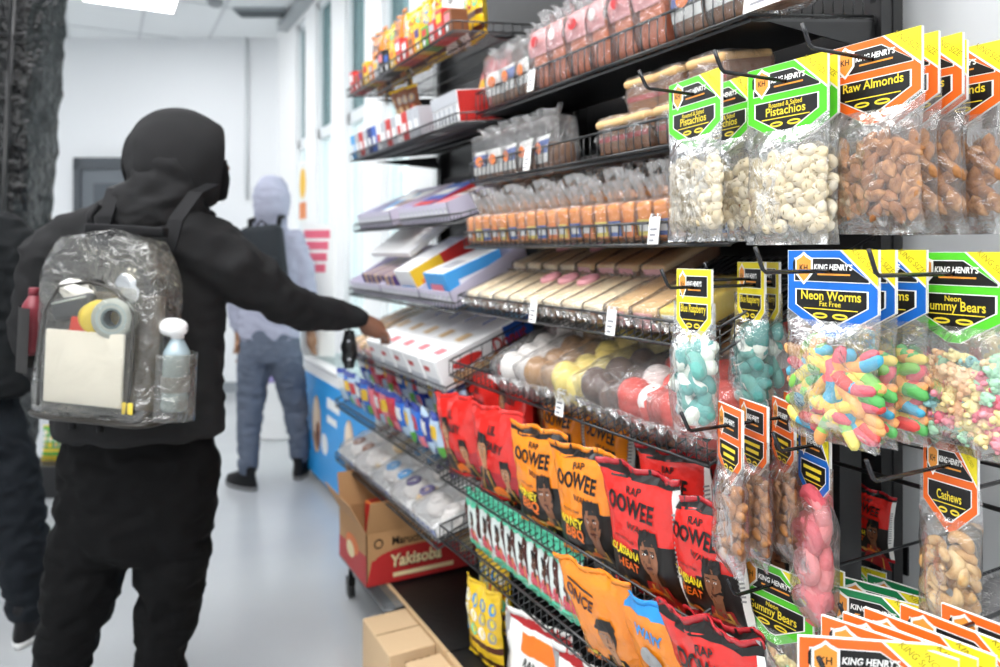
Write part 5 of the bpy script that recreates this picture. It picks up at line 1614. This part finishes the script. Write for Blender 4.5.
for x0, x1 in ((-.085, -.10), (.125, .155)):
    sm = MB()
    pts = [(x0, .05, PH - .02), (x0 * 1.02, .075, PH + .06), (x1, .12, PH + .14), (x1, .20, PH + .17)]
    for i in range(3):
        a, b = Vector(pts[i]), Vector(pts[i + 1])
        sm.add([a + Vector((s * .022, q, 0)) for s in (-1, 1) for q in (-.004, .004)] + [b + Vector((s * .022, q, 0)) for s in (-1, 1) for q in (-.004, .004)], [(0, 1, 5, 4), (2, 6, 7, 3), (0, 4, 6, 2), (1, 3, 7, 5)])
    sm.build('shoulder_strap', 'strap_black', pk)
fp = MB().grid(lambda u, v: Vector(((u - .5) * .28 + .004, -PD / 2 - .012 - .028 * (max(0, math.sin(math.pi * u)) * max(0, math.sin(math.pi * min(1, v * .9 + .05)))) ** .5 + .004 * noise.noise(Vector((u * 5, v * 6, 2))), .025 + .32 * v)), 18, 18)
fp.build('front_pocket', 'pocket_vinyl', pk)
# what shows through the plastic
def inside(nm, lab, cat, mb, mats, loc=(0, 0, 0), rot=None):
    o = mb.build(nm, mats, None, PM @ T(0, 0, -.24) @ T(.036 if nm not in ('tissue_pack', 'notebook') else 0, 0, 0) @ T(loc) @ (rot or Matrix()))
    return tag(o, lab, cat)
Yf = -PD / 2 - .016
inside('folder', 'cream white folder in the front pocket of the clear backpack', 'folder', MB().rbox((0, 0, 0), (.225, .010, .185), .0045, 2), 'folder_cream', (-.032, Yf + .005, .135))
tp = MB()
for r0, r1, mi in ((.048, .040, 0), (.040, .026, 0)):
    pass
tp.rings([[(r * math.cos(a), y, r * math.sin(a)) for a in [2 * math.pi * i / 28 for i in range(28)]] for r, y in ((.026, -.02), (.050, -.02), (.050, .02), (.026, .02), (.026, -.02))], 0, False)
tp.rings([[(r * math.cos(a), y, r * math.sin(a)) for a in [2 * math.pi * i / 28 for i in range(28)]] for r, y in ((.021, -.019), (.0262, -.021), (.0262, .019), (.021, .019), (.021, -.019))], 1, False)
tp.rings([[(r * math.cos(a), y, r * math.sin(a)) for a in [2 * math.pi * i / 28 for i in range(28)]] for r, y in ((.034, -.0206), (.038, -.0206))], 2, False)
inside('tape_roll', 'grey roll of tape above the cream folder in the backpack', 'tape roll', tp, ['tape_grey', 'tape_core', 'water_blue'], (.038, Yf + .02, .265), RZ(.2))
ty = MB().rings([[(r * math.cos(a), y, r * math.sin(a)) for a in [2 * math.pi * i / 24 for i in range(24)]] for r, y in ((.02, -.015), (.044, -.015), (.044, .015), (.02, .015), (.02, -.015))], 0, False)
inside('tape_roll', 'yellow roll of tape tucked beside the grey tape roll', 'tape roll', ty, 'tape_yellow', (-.018, Yf + .030, .262), RZ(.9))
inside('pouch', 'dark grey zip pouch above the folder in the backpack', 'pouch', MB().rbox((0, 0, 0), (.12, .03, .055), .012, 3).tube([(-.05, -.015, .018), (.05, -.015, .018)], .003, 6, 1), ['pouch_grey', 'tape_grey'], (-.082, Yf + .022, .285), RY(-.25))
inside('lighter_box', 'red box peeping over the cream folder', 'box', MB().rbox((0, 0, 0), (.06, .02, .05), .004, 2), 'item_red', (-.055, Yf + .020, .235), RY(.15))
inside('crumpled_wrapper', 'crumpled white and silver wrapper in the top of the backpack', 'wrapper', MB().grid(lambda u, v: Vector(((.055 + .012 * noise.noise(Vector((u * 9, v * 6, 1)))) * math.cos(u * 6.283) * math.sin(math.pi * v), .018 * math.sin(u * 6.283) * math.sin(math.pi * v), .028 * math.cos(math.pi * v) + .012 * noise.noise(Vector((u * 7, v * 9, 5))))), 20, 12), 'ink_white', (-.085, Yf + .03, .325), RY(.2))
inside('foil_ball', 'silver crumpled foil behind the tape roll', 'foil', MB().grid(lambda u, v: Vector(((.045 + .015 * noise.noise(Vector((u * 9, v * 8, 2)))) * math.cos(u * 6.283) * math.sin(math.pi * v), .03 * math.sin(u * 6.283) * math.sin(math.pi * v), .06 * math.cos(math.pi * v) + .014 * noise.noise(Vector((u * 8, v * 9, 3))))), 20, 14), mt('silver_foil', 'c8cacc', .2, metal=.9), (.055, Yf + .05, .335))
inside('yellow_tag', 'small yellow tag at the bottom of the backpack', 'tag', MB().rbox((0, 0, 0), (.03, .006, .03), .003, 2), 'tape_yellow', (.095, Yf + .005, .045))
inside('notebook', 'grey brown notebook standing inside the backpack', 'notebook', MB().rbox((0, 0, 0), (.25, .02, .30), .004, 2).box(-.125, -.119, -.011, -.0095, -.14, .14, 1), [mt('book_taupe', '8b847c', .6), 'black_print'], (.03, .0, .17))
for nm, lab, px, cap, bodym, z0, s in (('water_bottle', 'water bottle in the right side pocket of the backpack', .205, 'bottle_cap', 'water_blue', .03, .93), ('drink_bottle', 'maroon drink bottle in the left side pocket of the backpack', -.225, 'bottle_maroon', 'bottle_maroon', .14, .8)):
    b = thing(nm, lab, 'bottle', PM @ T(0, 0, -.24) @ T(px, -.01, z0) @ SCL(s))
    pr = [(.001, 0), (.032, .002), (.036, .012)]
    for i in range(7): pr += [(.036, .02 + .018 * i), (.0335, .029 + .018 * i)]
    pr += [(.036, .15), (.034, .165), (.018, .195), (.014, .20), (.014, .21)]
    MB().lathe(pr, 20).build('bottle_body', bodym, b)
    MB().lathe([(.001, .198), (.0175, .200), (.0175, .222), (.015, .225), (.001, .225)], 16).build('bottle_cap', cap, b)
    if s > .9:
        MB().lathe([(.0368, .055), (.0372, .057), (.0372, .095), (.0368, .097)], 20).build('bottle_label', 'ink_grey', b)
inside('tissue_pack', 'white tissue pack above the water bottle', 'tissue pack', MB().grid(lambda u, v: Vector(((.042 + .006 * noise.noise(Vector((u * 7, v * 5, 8)))) * math.cos(u * 6.283) * math.sin(math.pi * v), .03 * math.sin(u * 6.283) * math.sin(math.pi * v), .024 * math.cos(math.pi * v))), 18, 10), 'bottle_cap', (.198, -.02, .245))
sp = MB()
for s_ in (-1, 1):
    pass
MB().grid(lambda u, v: Vector((.185 + .075 * math.sin(math.pi * u) ** .6, -.065 + .11 * u, .01 + .17 * v)), 14, 8).build('side_pocket', 'pack_vinyl', pk)
MB().grid(lambda u, v: Vector((-.185 - .075 * math.sin(math.pi * u) ** .6, -.065 + .11 * u, .10 + .17 * v)), 14, 8).build('side_pocket', mt('mesh_black', '1d1b1a', .7), pk)
for x in (-.05, .03):
    MB().tube([(x, -.06, 0), (x + .005, -.062, -.03)], .009, 8).build('strap_end', 'strap_black', pk)

# glossy black pouch hanging under the reaching cuff
p = at(349, 334, 2.60)
t = thing('wrist_pouch', 'glossy black pouch with silver studs dangling under the reaching cuff', 'pouch', T(p) @ CAMYAW)
MB().grid(lambda u, v: Vector(((.028 + .008 * noise.noise(Vector((u * 5, v * 4, 1)))) * math.cos(u * 6.283) * (.6 + .4 * math.sin(math.pi * v)), .014 * math.sin(u * 6.283), -.13 * v + .012)), 16, 12, 0, True, True).build('pouch_body', mt('gloss_black', '0b0b0c', .15, bump=(40, .6, .01)), t)
MB().ball((.002, -.018, -.022), .007, 10).ball((.004, -.018, -.085), .008, 10).build('stud', 'chrome', t)
MB().tube([(0, 0, .012), (.004, .0, .04), (-.004, .0, .05)], .004, 6).build('wrist_loop', 'strap_black', t)

# ---- the far shopper in lavender
t = thing('person', 'person in a lavender hoodie and grey trousers walking away by the freezer', 'person', frompix(270, 252, 4.4) @ T(0, 0, -EYE))
body = MB()
HM = head(body, (.01, .02, 1.70), R(15))
body.ell([(0, 0, .82, .13, .09), (0, 0, 1.0, .13, .09), (0, 0, 1.3, .16, .10), (0, 0, 1.46, .14, .08), (0, 0, 1.52, .06, .06)], 18)
limb(body, [(.15, 0, 1.44), (.19, .02, 1.2), (.20, .10, .98), (.20, .14, .92)], [.05, .045, .035, .028]); hand(body, (.20, .15, .90), (0, .35, -.95), (-1, 0, 0), 1, .5)
limb(body, [(-.15, 0, 1.44), (-.19, .0, 1.2), (-.19, .02, .98), (-.19, .03, .90)], [.05, .045, .035, .028]); hand(body, (-.19, .035, .88), (0, .2, -.98), (1, 0, 0), -1, .5)
limb(body, [(-.08, 0, .86), (-.11, .0, .5), (-.12, -.03, .12)], [.075, .05, .035]); limb(body, [(.08, 0, .86), (.11, .14, .5), (.12, .20, .12)], [.075, .05, .035])
merged(body, 'body', 'skin_far', t, .008, 3)
eyes(HM, t)
hd = MB()
hd.ell([(0, 0, .86, .165, .115), (0, 0, .90, .18, .125), (0, 0, 1.1, .175, .125), (0, 0, 1.3, .20, .125), (0, 0, 1.43, .19, .105), (0, 0, 1.5, .12, .09), (0, .0, 1.56, .085, .085)], 22)
limb(hd, [(.14, 0, 1.45), (.19, .01, 1.3), (.205, .03, 1.15), (.21, .10, .98), (.205, .135, .93)], [.07, .066, .06, .05, .04])
limb(hd, [(-.14, 0, 1.45), (-.19, .0, 1.3), (-.205, .0, 1.15), (-.20, .02, .98), (-.195, .03, .93)], [.07, .066, .06, .05, .04])
hd.ell([(.01, -.0, 1.54, .085, .09), (.01, -.005, 1.62, .098, .115), (.01, .0, 1.70, .106, .125), (.01, .0, 1.77, .092, .108), (.01, .0, 1.82, .05, .06), (.01, 0, 1.832, .01, .01)], 22)
merged(hd, 'hoodie', 'lavender', t, .011, 5, fold=.008, fscale=8, seed=9)
tr = MB()
tr.ell([(0, 0, .74, .155, .11), (0, 0, .80, .175, .125), (0, 0, .90, .17, .12), (0, 0, .95, .155, .11)], 20)
limb(tr, [(-.085, 0, .78), (-.105, .01, .6), (-.115, .0, .45), (-.12, -.02, .25), (-.12, -.03, .13)], [.10, .09, .075, .062, .056])
limb(tr, [(.085, 0, .78), (.10, .08, .6), (.11, .14, .45), (.118, .18, .25), (.12, .20, .13)], [.10, .09, .075, .062, .056])
merged(tr, 'trousers', 'slate_jean', t, .010, 4, fold=.009, fscale=9, seed=2)
sneaker((-.12, -.03, .0), R(55), 'shoe_black', 'sole_grey', t)
sneaker((.12, .20, .0), R(5), 'shoe_black', 'sole_grey', t)
pk2 = thing('backpack', 'dark backpack worn by the lavender shopper', 'backpack', frompix(264, 252, 4.4) @ T(0, 0, -EYE) @ T(.085, -.155, 1.15) @ RY(R(-6)))
MB().rbox((0, -.045, .19), (.235, .11, .38), .04, 4).build('pack_body', 'pack_dark', pk2)
MB().rbox((0, -.11, .11), (.18, .035, .17), .015, 3).build('front_pocket', 'pack_dark', pk2)
for s in (-1, 1):
    MB().tube([(s * .08, .01, .36), (s * .085, .04, .42), (s * .085, .12, .43)], .015, 8).build('shoulder_strap', 'strap_black', pk2)
MB().tube([(-.03, -.03, .38), (0, -.03, .41), (.03, -.03, .38)], .007, 8).build('grab_loop', 'strap_black', pk2)
MB().tube([(.05, -.135, .16), (.052, -.137, .12)], .006, 8).build('zip_pull', 'chrome', pk2)

# ---- the shopper cut by the left edge
t = thing('person', 'person in a dark jacket and dark trousers cut off by the left edge', 'person', frompix(0, 252, 2.67) @ T(0, 0, -EYE))
body = MB()
HM = head(body, (-.24, .03, 1.66), R(-10))
body.ell([(-.17, 0, .82, .15, .10), (-.17, 0, 1.0, .15, .10), (-.17, 0, 1.3, .19, .11), (-.18, 0, 1.45, .16, .08), (-.2, 0, 1.5, .07, .06)], 18)
limb(body, [(.02, 0, 1.42), (.07, .0, 1.2), (.08, .10, .98), (.06, .2, .95)], [.055, .05, .04, .028]); hand(body, (.055, .22, .945), (-.2, .95, 0), (0, 0, 1), 1, .5)
limb(body, [(-.36, 0, 1.42), (-.42, .0, 1.2), (-.42, .08, .98), (-.40, .12, .94)], [.055, .05, .04, .028]); hand(body, (-.40, .13, .92), (0, .3, -.95), (1, 0, 0), -1, .5)
limb(body, [(-.08, 0, .84), (.03, .0, .5), (.09, 0, .12)], [.08, .055, .035]); limb(body, [(-.26, 0, .84), (-.31, .05, .5), (-.33, .08, .12)], [.08, .055, .035])
merged(body, 'body', 'skin', t, .008, 3)
eyes(HM, t)
hd = MB()
hd.ell([(-.15, 0, .87, .255, .135), (-.15, 0, .90, .265, .145), (-.16, 0, 1.1, .26, .145), (-.165, 0, 1.3, .27, .14), (-.17, 0, 1.42, .25, .12), (-.19, 0, 1.50, .16, .10), (-.21, 0, 1.54, .09, .08)], 24)
limb(hd, [(.01, 0, 1.44), (.075, .0, 1.35), (.105, .0, 1.2), (.11, .03, 1.08), (.09, .10, .98), (.065, .19, .95)], [.085, .082, .075, .068, .058, .045])
limb(hd, [(-.36, 0, 1.44), (-.42, .0, 1.3), (-.44, .0, 1.2), (-.43, .06, 1.0), (-.41, .11, .95)], [.085, .08, .075, .058, .045])
merged(hd, 'jacket', 'jacket_dark', t, .011, 5, fold=.010, fscale=7, seed=12)
hr = MB().ell([(-.24, .015, 1.62, .078, .095), (-.24, .01, 1.68, .085, .108), (-.24, .01, 1.74, .082, .104), (-.24, .015, 1.78, .05, .07), (-.24, .02, 1.793, .01, .01)], 20)
merged(hr, 'hair', mt('hair_black', '15120f', .6, bump=(200, .6, .004)), t, .008, 3, fold=.006, fscale=30, seed=4)
tr = MB()
tr.ell([(-.16, 0, .72, .19, .125), (-.16, 0, .80, .215, .14), (-.165, 0, .92, .21, .135), (-.165, 0, .95, .20, .125)], 20)
limb(tr, [(-.06, 0, .78), (.0, .0, .65), (.045, .0, .5), (.075, .0, .35), (.09, 0, .20), (.095, 0, .12)], [.12, .11, .098, .085, .07, .062])
limb(tr, [(-.26, 0, .78), (-.29, .02, .62), (-.31, .05, .5), (-.325, .07, .25), (-.33, .08, .12)], [.12, .108, .09, .072, .064])
merged(tr, 'trousers', 'navy_jog', t, .010, 4, fold=.014, fscale=8, seed=6)
sneaker((.095, .0, .0), R(14), 'shoe_black', 'sole_pale', t)
sneaker((-.33, .08, .0), R(-4), 'shoe_black', 'sole_pale', t)
pk3 = thing('backpack', 'black backpack on the left-edge shopper, only its strap side showing', 'backpack', frompix(0, 252, 2.67) @ T(0, 0, -EYE) @ T(-.19, -.16, .98))
MB().rbox((0, -.07, .22), (.30, .14, .44), .045, 4).build('pack_body', 'cloth_black', pk3)
MB().rbox((0, -.15, .13), (.22, .04, .2), .016, 3).build('front_pocket', 'pack_dark', pk3)
for s in (-1, 1):
    MB().tube([(s * .10, .02, .42), (s * .11, .03, .50), (s * .11, .12, .54)], .018, 8).build('shoulder_strap', 'strap_black', pk3)
